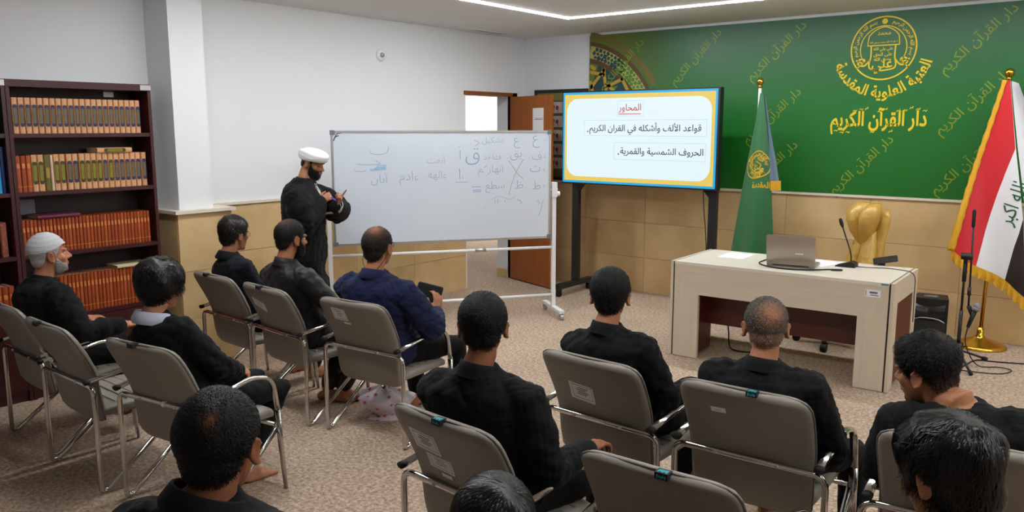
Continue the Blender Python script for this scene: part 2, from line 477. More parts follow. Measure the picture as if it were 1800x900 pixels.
# doorway and door
struct('trim_3', MB().box(XA-0.06, D1, 0, XA+0.014, D1+0.085, DZ+0.035).box(XA-0.06, D0-0.03, DZ, XA+0.014, D1+0.085, DZ+0.04), M['oak2'])
struct('baseboard_corridor', MB().box(XA-0.22, D1-0.012, 0, XA-0.07, D1, 0.1), M['stone2'])
door = link('door_1', MB().box(0, -0.042, 0.012, 0.78, 0, 2.12).mesh('door_1', M['oak'])); door['kind'] = 'structure'
door.location = (XA+0.018, 7.462, 0); door.rotation_euler = (0, 0, math.atan2(-0.235, 0.74))
hd = MB().tube(fillet([(0.72,-0.045,1.0),(0.72,-0.095,1.0),(0.60,-0.095,1.0)], 0.02), 0.009).box(0.70,-0.05,0.93,0.74,-0.042,1.08)
part('door_handle', hd, M['steel'], door, True)
pm = MB().box(0.455, -0.0445, 1.735, 0.655, -0.0425, 1.985)
part('notice_sheet', pm, M['paper'], door)
sc_ = MB()
for a in (0.0, 0.028, 0.05, 0.085, 0.11, 0.135):
    v, f = stroke2(curve2([(0.49+a, 1.865), (0.497+a, 1.856+random.uniform(0,0.012)), (0.508+a, 1.866), (0.512+a, 1.882)], 4), 0.004)
    sc_.add(to_plane(v, (0, -0.0448, 0), (1,0,0), (0,0,1)), f)
v, f = stroke2([(0.485,1.862),(0.64,1.862)], 0.003); sc_.add(to_plane(v, (0,-0.0448,0), (1,0,0), (0,0,1)), f)
part('sheet_writing', sc_, M['dark_ink'], door)

# ceiling light: recessed line of LED in a rectangle
LX0, LX1, LY0, LY1, LW = -4.5, 1.7, 2.3, 6.5, 0.05
led = thing('ceiling_light', 'thin white light line set in the ceiling as a rectangle with a bright corner', 'ceiling light', (LX0, LY1, ZC))
def strip(x0, y0, x1, y1):
    mb = MB().box(x0-LX0, y0-LY1, -0.006, x1-LX0, y1-LY1, 0.0)
    o = part('light_strip', mb, M['led'], led)
strip(LX0-LW/2, LY1-LW/2, LX1+LW/2, LY1+LW/2)
strip(LX0-LW/2, LY0-LW/2, LX0+LW/2, LY1-LW/2)
strip(LX1-LW/2, LY0-LW/2, LX1+LW/2, LY1-LW/2)
strip(LX0+LW/2, LY0-LW/2, LX1-LW/2, LY0+LW/2)
corl = bpy.data.lights.new('corridor_lamp', 'AREA'); corl.energy = HALL_LIGHT; corl.size = 2.0; corl.color = (1, 0.98, 0.95)
co = bpy.data.objects.new('corridor_lamp', corl); COL.objects.link(co); co.location = (-9.4, 11.6, ZC-0.03)

vent = thing('ceiling_vent', 'small pale slotted air vent in the ceiling near the left wall', 'vent', (-5.78, 6.85, ZC))
part('frame', MB().box(-0.06,-0.27,-0.012,0.06,-0.25,0).box(-0.06,0.25,-0.012,0.06,0.27,0).box(-0.06,-0.25,-0.012,-0.045,0.25,0).box(0.045,-0.25,-0.012,0.06,0.25,0), M['ceil'], vent)
sm = MB().box(-0.012,-0.25,-0.002,0.012,0.25,0.0).mesh('slat', M['ceil'])
for x in (-0.03, 0, 0.03):
    s_ = link('slat', sm, vent); s_.location = (x, 0, -0.004); s_.rotation_euler = (0, R(25), 0)
dt = thing('wall_disc', 'small round white plastic disc fixed high on the left wall above the cleric', 'wall cap', (XA, 5.448, 2.457))
dm = MB().lathe([(0.001,0.0),(0.057,0.0),(0.057,0.012),(0.045,0.02),(0.001,0.021)], n=28)
d_ = part('rim', dm, M['white_metal'], dt, True); d_.rotation_euler = (0, R(90), 0)
d2 = part('centre_cap', MB().lathe([(0.001,0.02),(0.024,0.02),(0.02,0.034),(0.001,0.036)], n=20), M['steel'], dt, True); d2.rotation_euler = (0, R(90), 0)

# ------------------------------------------------------------------ the green banner
YF = YB-0.022
banner = thing('banner', 'large green printed wall banner with gold crest and calligraphy', 'banner', (0, 0, 0))
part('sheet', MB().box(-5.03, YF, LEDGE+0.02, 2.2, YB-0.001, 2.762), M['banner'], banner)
def decal(name, geos, m, parent, y, mi=None):
    mb = MB()
    for v, f in geos:
        mb.add(to_plane(np.array(v), (0, y, 0), (1,0,0), (0,0,1)), f)
    return part(name, mb, m, parent)
def put(geo, x, z, a=0.0, k=1.0):
    v, f = geo; return rot2(np.array(v)*k, a)+np.array([[x, z]]), f
DQ = 'دار القرآن الكريم'
g_small = text_geo(DQ, width=0.70, weight=0.006)
marks = [(-3.76,2.46,0.78),(-2.94,2.47,0.76),(-2.955,1.87,0.76),(-2.96,1.38,0.76),(-1.27,2.475,0.78),(-1.27,1.975,0.79),(-1.27,1.47,0.8),(-2.115,1.43,0.8),(-4.62,2.42,0.78),(0.2,2.47,0.78),(0.2,1.97,0.78),(0.2,1.47,0.78),(1.5,2.47,0.78),(1.5,1.97,0.78),(1.5,1.47,0.78)]
for (x, z, a) in marks:
    decal('small_lettering', [put(g_small, x, z, a)], M['dimyellow'], banner, YF-0.0006)
# crest: ring with bent lettering, domed shape filled with script, two lower bands of calligraphy
CX, CZ, CR = -1.995, 2.455, 0.272
crest = []
v, f = ring2(CR-0.012, CR); crest.append(put((v, f), CX, CZ))
v, f = ring2(0.185, 0.193, R(-38), R(218)); crest.append(put((v, f), CX, CZ))
for ang in (R(-38), R(218)):
    c_, s_ = math.cos(ang), math.sin(ang)
    crest.append(put(stroke2([(0.185*c_, 0.185*s_), (CR*c_, CR*s_)], 0.01), CX, CZ))
tv, tf = text_geo('بسم الله الرحمن الرحيم', width=0.36, weight=0.012); tv = tv*np.array([[1, 1.15]])
crest.append(put((arc_text(tv, 0.226, R(152)), tf), CX, CZ))
crest.append(put((arc_text(tv, 0.226, R(28)), tf), CX, CZ))
crest.append(put(ring2(0.0, 0.024, n=10), CX, CZ+0.227))
dome = curve2([(-0.125,0.085),(-0.118,0.12),(-0.07,0.165),(0,0.19),(0.07,0.165),(0.118,0.12),(0.125,0.085)], 8)
crest.append(put(stroke2(dome, 0.009), CX, CZ-0.01))
crest.append(put(stroke2([(-0.13,0.035),(0.13,0.035)], 0.009), CX, CZ-0.01))
for s in (-1, 1):
    crest.append(put(stroke2([(s*0.126,0.088),(s*0.13,0.035)], 0.008), CX, CZ-0.01))
    crest.append(put(stroke2(curve2([(s*0.10,0.03),(s*0.098,-0.06),(s*0.11,-0.13),(s*0.09,-0.165),(0,-0.18)], 6), 0.012), CX, CZ-0.01))
    crest.append(put(stroke2(curve2([(s*0.105,-0.09),(s*0.15,-0.135),(s*0.2,-0.12),(s*0.19,-0.08),(s*0.15,-0.082),(s*0.16,-0.11),(s*0.22,-0.085)], 6), 0.013), CX, CZ-0.01))
for wd, w_, zz in (('محمد', 0.11, 0.135), ('لا اله الا الله محمد رسول الله', 0.225, 0.06), ('علي ولي الله', 0.16, 0.0), ('على الحق', 0.15, -0.045), ('وصي الله', 0.14, -0.09), ('علي', 0.17, -0.14)):
    crest.append(put(text_geo(wd, width=w_, weight=0.014), CX, CZ-0.01+zz))
decal('crest', crest, M['yellow'], banner, YF-0.0012)
tv, tf = text_geo('العتبة العلوية المقدسة', width=0.97, weight=0.024); tv = tv*np.array([[1, 0.135/(tv[:,1].max()-tv[:,1].min())]])
decal('arched_lettering', [put((arc_text(tv, 0.385, R(-90), -1), tf), CX, CZ)], M['yellow'], banner, YF-0.0012)
tv, tf = text_geo(DQ, width=0.80, weight=0.026); tv = tv*np.array([[1, 0.235/(tv[:,1].max()-tv[:,1].min())]])
lg = [put((tv, tf), -2.005, 1.83)]
for i in range(15):
    x = -2.37+i*0.052; z = 1.83+random.choice((-0.1, 0.09, 0.1))+random.uniform(-0.015, 0.015)
    lg.append(put(stroke2(curve2([(0,0),(0.012,0.012),(0.024,0.004),(0.03,0.02)], 4), 0.006), x, z, random.uniform(-0.4, 0.4)))
decal('main_lettering', lg, M['yellow'], banner, YF-0.0012)
# printed tiled arch in the corner of the banner
AX, AZ = -5.2, 1.65
pal = [mat('arch brown print', srgb(84,58,22), 0.5), mat('arch cream print', srgb(168,160,92), 0.5), mat('arch teal print', srgb(22,62,62), 0.5), mat('arch gold print', srgb(178,146,48), 0.5), mat('arch green print', srgb(74,122,40), 0.5), mat('arch olive print', srgb(104,92,34), 0.5)]
def arch(geos, m, dy): decal('arch_print', geos, pal[m], banner, YF-dy)
A0, A1 = R(30), R(80)
arch([put(ring2(1.10, 1.16, A0, R(80.8), 30), AX, AZ)], 5, 0.0003)
arch([put(ring2(0.89, 1.03, A0, R(79.2), 30), AX, AZ)], 1, 0.0003)
arch([put(ring2(1.02, 1.065, A0, A1, 30), AX, AZ), put(ring2(0.84, 0.89, A0, R(78), 30), AX, AZ)], 0, 0.0004)
arch([put(ring2(0.5, 0.84, A0, R(70), 30), AX, AZ)], 2, 0.0003)
tq = {2: [], 4: []}
for i in range(16):
    for j in range(3):
        a = A0+(R(78)-A0)*(i+0.5*(j % 2)+0.2)/16.4; r = 0.912+0.042*j
        sz = 0.018*random.uniform(0.8, 1.3)
        poly = (np.array([(-sz,-sz),(sz,-sz),(sz,sz),(-sz,sz)]), [(0,1,2,3)])
        tq[4 if a < R(55) else 2].append(put(poly, AX+r*math.cos(a), AZ+r*math.sin(a), a+random.choice((0, 0.8))))
for k_, g_ in tq.items(): arch(g_, k_, 0.0006)
st = [put(stroke2([a_, b_], 0.036), 0, 0) for a_, b_ in (((-5.02,2.375),(-4.83,2.335)), ((-4.83,2.40),(-5.01,2.20)), ((-4.845,2.41),(-4.80,2.10)), ((-4.80,2.21),(-4.60,2.29)), ((-4.80,2.24),(-4.62,2.08)), ((-5.015,2.28),(-4.96,2.08)), ((-4.62,2.30),(-4.50,2.10)), ((-5.015,2.44),(-4.95,2.40)))]
st2 = [put((np.array([(-4.93,2.36),(-4.86,2.36),(-4.90,2.32)]), [(0,1,2)]), 0, 0), put((np.array([(-4.76,2.20),(-4.66,2.22),(-4.74,2.12)]), [(0,1,2)]), 0, 0), put((np.array([(-4.70,2.40),(-4.62,2.36),(-4.68,2.33)]), [(0,1,2)]), 0, 0)]
for g_ in st2: arch([g_], 4, 0.0005)
arch(st, 3, 0.0006)

# framed notice board partly behind the open door
nb = thing('notice_board', 'dark framed notice board with rows of picture cards between door and banner', 'notice board', (0, 0, 0))
NX0, NX1, NZ0, NZ1 = -5.775, -5.05, LEDGE+0.022, 2.20
part('frame', MB().box(NX0,YF-0.012,NZ0,NX1,YB,NZ0+0.035).box(NX0,YF-0.012,NZ1-0.035,NX1,YB,NZ1).box(NX0,YF-0.012,NZ0+0.035,NX0+0.035,YB,NZ1-0.035).box(NX1-0.035,YF-0.012,NZ0+0.035,NX1,YB,NZ1-0.035), M['black_metal'], nb)
part('backing', MB().box(NX0+0.035,YF+0.002,NZ0+0.035,NX1-0.035,YB,NZ1-0.035), mat('olive printed sheet', srgb(74,76,52), 0.5, noise=(6, srgb(96,92,54), 0.6)), nb)
part('title_strip', MB().box(NX0+0.035,YF-0.001,2.075,NX1-0.035,YF+0.002,NZ1-0.036), mat('gold title strip', srgb(120,108,50), 0.5), nb)
rose = mat('red flower print', srgb(140,42,40), 0.6); cardm = mat('pale card print', srgb(196,190,182), 0.5, noise=(14, srgb(178,160,150), 0.5))
leafp = mat('green leaf print', srgb(96,112,74), 0.6)
cm = MB().box(0,0,0,0.155,0.003,0.125).mesh('card', cardm)
for i in range(4):
    for j in range(5):
        c_ = link('card', cm, nb); x0 = NX0+0.052+0.162*i; z0 = 1.935-0.157*j; c_.location = (x0, YF-0.002, z0)
        fb = MB()
        for (dx, dz) in ((0.05,0.07),(0.105,0.06)):
            v, f = ring2(0, 0.022, n=10); fb.add(to_plane(v*np.array([[1,1.2]])+np.array([[dx,dz]]), (0,-0.0006,0), (1,0,0), (0,0,1)), f, 0)
            v, f = stroke2([(dx+0.004,dz-0.02),(dx+0.016,dz-0.05)], 0.01); fb.add(to_plane(v, (0,-0.0006,0), (1,0,0), (0,0,1)), f, 1)
        part('flower_print', fb, [rose, leafp], c_)

# ------------------------------------------------------------------ display screen on its rolling stand
tvt = thing('display_screen', 'large flat display on a black rolling stand showing a slide in Arabic', 'screen', (-4.115, 7.12, 0))
SW, SZ0, SZ1 = 0.865, 1.205, 2.13
part('casing', MB().box(-SW-0.012, 0.0, SZ0-0.014, SW+0.02, 0.075, SZ1+0.012), M['black_plastic'], tvt)
def emit(name, col, k=1.0): return mat(name, (0.02,0.02,0.02,1), 0.35, emit=(col, k))
scr = part('screen', MB().box(-SW, -0.002, SZ0, SW, 0.001, SZ1), emit('screen cyan light', srgb(20,170,225)), tvt)
part('yellow_border', MB().box(-SW+0.022, -0.003, SZ0+0.022, SW-0.022, -0.002, SZ1-0.022), emit('screen yellow light', srgb(236,205,95), 0.95), scr)
rr = []
X0, X1, Z0, Z1, RC = -SW+0.05, SW-0.055, SZ0+0.065, SZ1-0.065, 0.13
for (cx_, cz_, a0) in ((X1-RC, Z1-RC, 0), (X0+RC, Z1-RC, 90), (X0+RC, Z0+RC, 180), (X1-RC, Z0+RC, 270)):
    for k in range(9): a = R(a0+k*90/8); rr.append((cx_+RC*math.cos(a), cz_+RC*math.sin(a)))
part('slide_panel', MB().prism(rr, 1, -0.0042, -0.003), emit('screen white light', srgb(226,243,250), 1.0), scr)
red_e = emit('slide red text', srgb(196,66,52), 0.9); blk_e = emit('slide dark text', srgb(18,44,52), 0.7); box_e = emit('slide box outline', srgb(190,214,226), 0.9)
def slide_text(s, xc, zc, w, m, weight=0.009):
    v, f = text_geo(s, width=w, weight=weight)
    part('slide_lettering', MB().add(to_plane(v, (xc, -0.0048, zc), (1,0,0), (0,0,1)), f), m, scr)
slide_text('المحاور', -0.064, 1.962, 0.255, red_e, 0.010)
part('slide_underline', MB().box(-0.19,-0.0048,1.903,0.062,-0.0046,1.910), red_e, scr)
slide_text('قواعد الألف وأشكله في القران الكريم', 0.088, 1.762, 1.245, blk_e)
part('full_stop', MB().box(-0.562,-0.0048,1.728,-0.549,-0.0046,1.741), blk_e, scr)
slide_text('الحروف الشمسية والقمرية', 0.288, 1.535, 0.90, blk_e)
part('full_stop', MB().box(-0.19,-0.0048,1.503,-0.177,-0.0046,1.516), blk_e, scr)
for (x0, x1, z0, z1) in ((-0.205,0.095,1.885,2.035), (-0.6,0.765,1.69,1.845), (-0.235,0.76,1.455,1.622)):
    part('text_box', MB().box(x0,-0.0046,z0,x1,-0.0044,z0+0.003).box(x0,-0.0046,z1,x1,-0.0044,z1+0.003).box(x0,-0.0046,z0,x0+0.003,-0.0044,z1).box(x1-0.003,-0.0046,z0,x1,-0.0044,z1), box_e, scr)
for px in (-0.755, 0.81):
    part('post', MB().box(px-0.04, 0.078, 0.13, px+0.04, 0.128, 1.5), M['black_metal'], tvt)
    s = 1 if px < 0 else -1
    part('gusset', MB().prism([(px+s*0.04,1.19),(px+s*0.11,1.19),(px+s*0.04,1.11)], 1, 0.085, 0.12), M['black_metal'], tvt)
    ft = part('foot', MB().box(px-0.035, -0.25, 0.085, px+0.035, 0.40, 0.135), M['black_metal'], tvt)
    for cy in (-0.21, 0.36):
        c_ = part('caster', MB().tube([(px-0.016,cy,0.034),(px+0.016,cy,0.034)], 0.034, 18).box(px-0.024,cy-0.02,0.03,px-0.018,cy+0.02,0.085).box(px+0.018,cy-0.02,0.03,px+0.024,cy+0.02,0.085), M['rubber'], tvt)
part('crossbar', MB().box(-0.755, 0.09, 1.55, 0.81, 0.13, 1.63), M['black_metal'], tvt)
part('power_cable', MB().tube(smooth_curve([(0.72,0.06,1.21),(0.73,0.07,1.0),(0.745,0.09,0.8),(0.755,0.1,0.55),(0.7,0.16,0.2),(0.55,0.3,0.01),(0.3,0.4,0.008)], 6), 0.005, 6), M['rubber'], tvt, True)

# ------------------------------------------------------------------ white board on a wheeled stand
wb = thing('whiteboard', 'wide white writing board on a white wheeled stand with faint blue Arabic notes', 'whiteboard', (-5.0425, 5.365, 0), math.atan2(1.634, 1.159))
WZ0, WZ1 = 0.744, 1.748
part('panel', MB().box(-0.985, -0.012, WZ0+0.012, 0.985, 0.012, WZ1-0.012), M['board'], wb)
fr = MB()
for z in (WZ0, WZ1-0.02): fr.box(-1.0, -0.016, z, 1.0, 0.016, z+0.02)
for x in (-1.0, 0.98): fr.box(x, -0.016, WZ0+0.02, x+0.02, 0.016, WZ1-0.02)
part('frame', fr, M['steel'], wb)
cb = MB()
for x in (-1.004, 0.964):
    for z in (WZ0-0.004, WZ1-0.036): cb.box(x, -0.019, z, x+0.04, 0.019, z+0.04)
part('corner_cap', cb, M['ink'], wb)
for s in (-1, 1):
    x = s*1.035
    part('post', MB().box(x-0.018, -0.018, 0.085, x+0.018, 0.018, 1.20), M['white_metal'], wb)
    part('bracket', MB().box(x-0.024, -0.03, 1.13, x+0.024, 0.022, 1.27).tube([(x-s*0.04,0,1.2),(x+s*0.035,0,1.2)], 0.012, 12), M['white_metal'], wb)
    part('pivot_knob', MB().tube([(x+s*0.02,0,1.16),(x+s*0.055,0,1.16)], 0.024, 14), M['white_metal'], wb)
    part('foot', MB().box(x-0.025, -0.26, 0.062, x+0.025, 0.26, 0.09), M['white_metal'], wb)
    for y in (-0.235, 0.235):
        part('caster', MB().tube([(x-0.014,y,0.029),(x+0.014,y,0.029)], 0.029, 16).box(x-0.022,y-0.015,0.03,x-0.015,y+0.015,0.063).box(x+0.015,y-0.015,0.03,x+0.022,y+0.015,0.063), mat('caster grey', srgb(160,166,174), 0.4) if s+y < -2 else M['steel'], wb)
part('rail', MB().tube([(-1.02,0,0.655),(1.02,0,0.655)], 0.014, 12), M['white_metal'], wb, True)
part('rail', MB().tube([(-1.02,0,0.195),(1.02,0,0.195)], 0.014, 12), M['white_metal'], wb, True)
part('rail_joint', MB().tube([(0.27,0,0.655),(0.37,0,0.655)], 0.018, 12), M['steel'], wb, True)
WY = -0.0128
def board_word(s, x, z, w, m=None, weight=-0.010, a=0.0):
    v, f = text_geo(s, width=w, weight=weight)
    v = rot2(v, a)
    part('writing', MB().add(to_plane(v, (x, WY, z), (1,0,0), (0,0,1)), f), m or M['pen_blue'], wb)
def board_stroke(pts, m=None, w=0.006):
    v, f = stroke2(curve2(pts, 6), w); part('writing', MB().add(to_plane(v, (0, WY, 0), (1,0,0), (0,0,1)), f), m or M['pen_grey'], wb)
board_stroke([(-0.67,1.575),(-0.655,1.55),(-0.59,1.54),(-0.53,1.552),(-0.505,1.59),(-0.508,1.61)])
board_stroke([(-0.79,1.46),(-0.70,1.452),(-0.615,1.455),(-0.58,1.462),(-0.605,1.478),(-0.62,1.49)])
board_stroke([(-0.805,1.41),(-0.79,1.398),(-0.73,1.396),(-0.705,1.405)])
for z in (1.435, 1.42, 1.41, 1.40): board_stroke([(-0.66+random.uniform(-0.03,0.06),z),(-0.6,z+0.006),(-0.53,z+0.012)], M['pen_sky'], 0.008)
board_word('آبان', -0.59, 1.325, 0.15); board_word('ءادم', -0.33, 1.33, 0.17); board_word('ءالهة', -0.075, 1.35, 0.165)
board_word('أ', 0.135, 1.55, 0.022); board_word('ا', 0.13, 1.36, 0.011); board_word('ء', 0.16, 1.33, 0.02)
board_stroke([(0.09,1.285),(0.2,1.287)]); board_word('أنعت', -0.085, 1.495, 0.165); board_word('ق', 0.25, 1.515, 0.13)
board_word('فتقعد', 0.435, 1.51, 0.165); board_word('تشكيل', 0.44, 1.655, 0.20); board_stroke([(0.27,1.66),(0.31,1.635),(0.272,1.607)])
board_word('غ', 0.67, 1.645, 0.06); board_word('ع', 0.855, 1.645, 0.07); board_word('صـ', 0.94, 1.66, 0.05)
board_word('يق', 0.66, 1.52, 0.11); board_word('ف', 0.86, 1.515, 0.09); board_word('ء', 0.94, 1.51, 0.024)
board_word('انهاركم', 0.42, 1.385, 0.235); board_word('ت', 0.845, 1.395, 0.10); board_word('ء', 0.935, 1.385, 0.022)
board_word('ظ', 0.69, 1.255, 0.075); board_word('ط', 0.86, 1.245, 0.075); board_word('ء', 0.935, 1.235, 0.02); board_word('سطع', 0.46, 1.235, 0.18)
for z in (1.21, 1.195, 1.24): board_stroke([(0.24+random.uniform(0,0.03),z),(0.33,z+0.003)], M['pen_sky'], 0.008)
board_stroke([(0.59,1.475),(0.63,1.42),(0.68,1.35),(0.73,1.31)]); board_stroke([(0.73,1.485),(0.69,1.42),(0.64,1.32),(0.59,1.16)])
board_stroke([(0.67,1.12),(0.70,1.105),(0.715,1.085),(0.70,1.07)]); board_stroke([(0.86,1.10),(0.89,1.085),(0.875,1.06)]); board_stroke([(0.93,1.11),(0.915,1.07),(0.90,1.0),(0.88,0.96)])
board_stroke([(0.455,1.12),(0.46,1.085)]); board_stroke([(0.485,1.125),(0.49,1.088)]); board_stroke([(0.55,1.11),(0.565,1.09)]); board_stroke([(0.362,1.05),(0.366,1.046)], None, 0.012)
board_stroke([(0.42,1.12),(0.5,1.15),(0.6,1.12),(0.66,1.15)], M['pen_grey'], 0.004)
board_stroke([(-0.975,1.66),(-0.965,1.685),(-0.95,1.7),(-0.93,1.705)], M['pen_black'], 0.009); board_stroke([(-0.965,1.69),(-0.945,1.72),(-0.90,1.73)], M['pen_black'], 0.006)

# ------------------------------------------------------------------ bookcases and books
def bookcase(y0, y1, label, cab_divider):
    t = thing('bookcase', label, 'bookcase', (-5.665, (y0+y1)/2, 0))
    w = (y1-y0)/2; d = 0.27
    for s in (-1, 1):
        part('side_panel', MB().box(-d, s*w-(0.022 if s > 0 else 0), 0, 0, s*w+(0.022 if s < 0 else 0), 2.03), M['mahogany'], t)
    part('top_panel', MB().box(-d, -w, 2.03, 0.004, w, 2.075), M['mahogany'], t)
    part('back_panel', MB().box(-d, -w+0.022, 0.02, -d+0.01, w-0.022, 2.03), M['mahogany_in'], t)
    for z in (1.738, 1.366, 0.960, 0.530):
        part('shelf', MB().box(-d+0.01, -w+0.022, z-0.026, -0.004, w-0.022, z), M['mahogany'], t)
    part('plinth', MB().box(-d+0.02, -w+0.022, 0, -0.02, w-0.022, 0.07), M['mahogany'], t)
    for (a, b) in ((-w+0.024, -0.002), (0.002, w-0.024)):
        dr = part('door', MB().box(-0.02, a, 0.075, -0.002, b, 0.500), M['mahogany'], t)
        yy = b-0.035 if a < -0.01 else a+0.035
        part('handle', MB().tube([(0.006, yy, 0.30), (0.006, yy, 0.40)], 0.006, 8).box(-0.002,yy-0.004,0.305,0.006,yy+0.004,0.315).box(-0.002,yy-0.004,0.385,0.006,yy+0.004,0.395), M['gold'], dr)
    part('corner_bracket', MB().box(0.004, w-0.075, 2.035, 0.006, w, 2.07), M['steel'], t)
    part('shelf_clip', MB().box(-d+0.01, w-0.21, 1.99, -d+0.014, w-0.14, 2.025), M['steel'], t)
    return t
bc_r = bookcase(2.062, 2.995, 'dark red bookcase full of volumes standing beside the tiled pillar', 0)
bc_l = bookcase(1.125, 2.058, 'dark red bookcase with green and blue binders cut by the picture edge', 0)
part('paper_note', MB().box(-0.262, 2.145-2.5285, 1.20, -0.258, 2.27-2.5285, 1.30), mat('grey note paper', srgb(150,150,156), 0.8), bc_r)

orn = mat('cream ornate book cloth', srgb(214,164,128), 0.55, noise=(90, srgb(196,140,92), 0.5, 6))
panels = {'navy': (mat('navy cartouche', srgb(38,36,84), 0.5), mat('bronze cartouche', srgb(112,102,72), 0.4, noise=(60, srgb(84,76,58), 0.6))),
          'olive': (mat('dark olive cartouche', srgb(52,52,30), 0.5), mat('gold olive cartouche', srgb(140,132,34), 0.4, noise=(60, srgb(104,98,30), 0.6)))}
orange_m = [mat('orange brown book cloth', srgb(168,76,28), 0.5, noise=(12, srgb(146,60,20), 0.6)), mat('rust book cloth', srgb(154,66,24), 0.5, noise=(12, srgb(136,56,18), 0.6)), mat('light orange book cloth', srgb(180,88,36), 0.5, noise=(12, srgb(158,70,26), 0.6))]
wear_m = mat('worn lighter cloth', srgb(206,124,66), 0.6)
page_m = mat('page edges', srgb(206,192,168), 0.85)
gilt_m = mat('gilt line', srgb(206,150,60), 0.35, 0.4)
def book_meshes(w, h, d, cover):
    r = w*0.10
    sec = [(-d, -w/2), (-0.008, -w/2), (0.0, -w/2+r*1.5), (0.002, 0), (0.0, w/2-r*1.5), (-0.008, w/2), (-d, w/2), (-d, w/2-0.003), (-0.010, w/2-0.003), (-0.010, -w/2+0.003), (-d, -w/2+0.003)]
    cv = MB().prism(sec, 2, 0, h).mesh('cover', cover)
    pg = MB().box(-d+0.004, -w/2+0.003, 0.004, -0.010, w/2-0.003, h-0.004).mesh('pages', page_m)
    return cv, pg
def rounded(w, h, r, n=5):
    out = []
    for (cx_, cz_, a0) in ((w/2-r, h/2-r, 0), (-w/2+r, h/2-r, 90), (-w/2+r, -h/2+r, 180), (w/2-r, -h/2+r, 270)):
        for k in range(n): a = R(a0+90*k/(n-1)); out.append((cx_+r*math.cos(a), cz_+r*math.sin(a)))
    return out
BCACHE = {}
def book(kind, w, h, d, loc, label, group, lean=0.0, var=0, lying=False, rz=0.0):
    key = (kind, round(w, 4), round(h, 4), var)
    if key not in BCACHE:
        if kind in ('navy', 'olive'):
            cv, pg = book_meshes(w, h, d, orn)
            pb, pf = panels[kind]
            extra = [('spine_panel', MB().prism(rounded(w*0.74, h*0.62, w*0.3), 0, 0.0018, 0.0026).mesh('spine_panel', pb), None),
                     ('spine_title', MB().prism(rounded(w*0.56, h*0.44, w*0.2), 0, 0.0026, 0.0034).mesh('spine_title', pf), None),
                     ('gilt_band', MB().box(0.0005,-w*0.46,0.006,0.0024,-w*0.40,h-0.006).mesh('gilt_band', gilt_m), None)]
        elif kind == 'orange':
            cv, pg = book_meshes(w, h, d, orange_m[var])
            extra = [('worn_patch', MB().prism(rounded(w*0.6, h*0.14, w*0.25), 0, 0.0012, 0.0024).mesh('worn_patch', wear_m), h*0.72),
                     ('spine_band', MB().box(0.0005,-w*0.47,h*0.14,0.0026,w*0.47,h*0.155).mesh('spine_band', gilt_m), None)]
        else:
            cv, pg = book_meshes(w, h, d, kind_mats[kind][0])
            extra = []
            if kind_mats[kind][1]: extra = [('spine_label', MB().prism(rounded(w*0.6, h*0.28, w*0.15), 0, 0.0018, 0.003).mesh('spine_label', kind_mats[kind][1]), None)]
        BCACHE[key] = (cv, pg, extra)
    cv, pg, extra = BCACHE[key]
    t = thing('book', label, 'book', loc, 0, group)
    if lying: t.rotation_euler = (R(90), 0, rz)
    elif lean: t.rotation_euler = (lean, 0, 0)
    link('cover', cv, t); link('pages', pg, t)
    for (n, me, zc) in extra:
        o = link(n, me, t)
        if n in ('spine_panel', 'spine_title', 'spine_label'): o.location = (0, 0, h/2)
        elif n == 'worn_patch': o.location = (0, 0, zc)
    return t
kind_mats = {'green': (mat('bright green binder', srgb(20,178,64), 0.4), mat('violet label', srgb(92,70,150), 0.5)), 'blue': (mat('sky blue binder', srgb(44,158,214), 0.4), mat('violet label b', srgb(96,74,156), 0.5)),
    'indigo': (mat('dark blue binder', srgb(40,52,104), 0.45), None), 'maroon': (mat('maroon cover', srgb(92,26,52), 0.45), None), 'cream': (mat('cream paper cover', srgb(204,188,150), 0.6), None),
    'brown': (mat('brown cover', srgb(140,76,30), 0.5), None), 'redorn': (mat('red patterned cover', srgb(128,40,40), 0.5, noise=(60, srgb(190,120,90), 0.5)), None), 'gilded': (mat('gold green cover', srgb(120,104,40), 0.45, noise=(50, srgb(70,66,28), 0.5)), mat('gilded label', srgb(160,134,54), 0.4)), 'ivory': (mat('ivory slim cover', srgb(214,186,166), 0.6), None)}
XB = -5.70
n1 = 22; w1 = (2.93-2.10)/n1
for i in range(n1):
    book('navy', w1-0.002, 0.226, 0.17, (XB, 2.10+w1*(i+0.5), 1.738), 'cream ornate volume with navy cartouche, %s from the divider on the top shelf' % ordinal(i+1), 'ornate volumes on the top shelf')
y = 2.092
seq = ['orange']*3 + ['olive','olive','gilded','ivory','olive','olive','navy','navy','olive','olive','olive','olive','navy','olive','navy','navy','navy','navy','navy','navy']
names2 = {'orange': 'rust cloth volume', 'olive': 'cream ornate volume with olive cartouche', 'navy': 'cream ornate volume with navy cartouche', 'gilded': 'gold and green patterned volume', 'ivory': 'slim ivory volume'}
cnt = {}
for i, k in enumerate(seq):
    w = {'orange': 0.030, 'ivory': 0.018}.get(k, 0.0375)
    cnt[k] = cnt.get(k, 0)+1
    gap = 0.006 if i in (8, 10, 21) else 0.001
    book(k, w, 0.236 if k not in ('orange', 'ivory') else 0.232, 0.17, (XB, y+w/2, 1.366), '%s, %s book from the divider on the second shelf' % (names2[k], ordinal(i+1)), 'books on the second shelf', var=i % 3)
    y += w+gap
book('olive', 0.034, 0.24, 0.17, (XB+0.01, 2.845, 1.366+0.238+0.017), 'ornate volume lying flat on top of the second shelf row', 'books on the second shelf', lying=True)
n3 = 36; w3 = (2.945-2.095)/n3
for i in range(n3):
    book('orange', w3-0.0012, 0.222, 0.17, (XB, 2.095+w3*(i+0.5), 0.960), 'orange brown cloth volume, %s from the divider on the third shelf' % ordinal(i+1), 'orange volumes on the third shelf', var=(i*7+i//5) % 3)
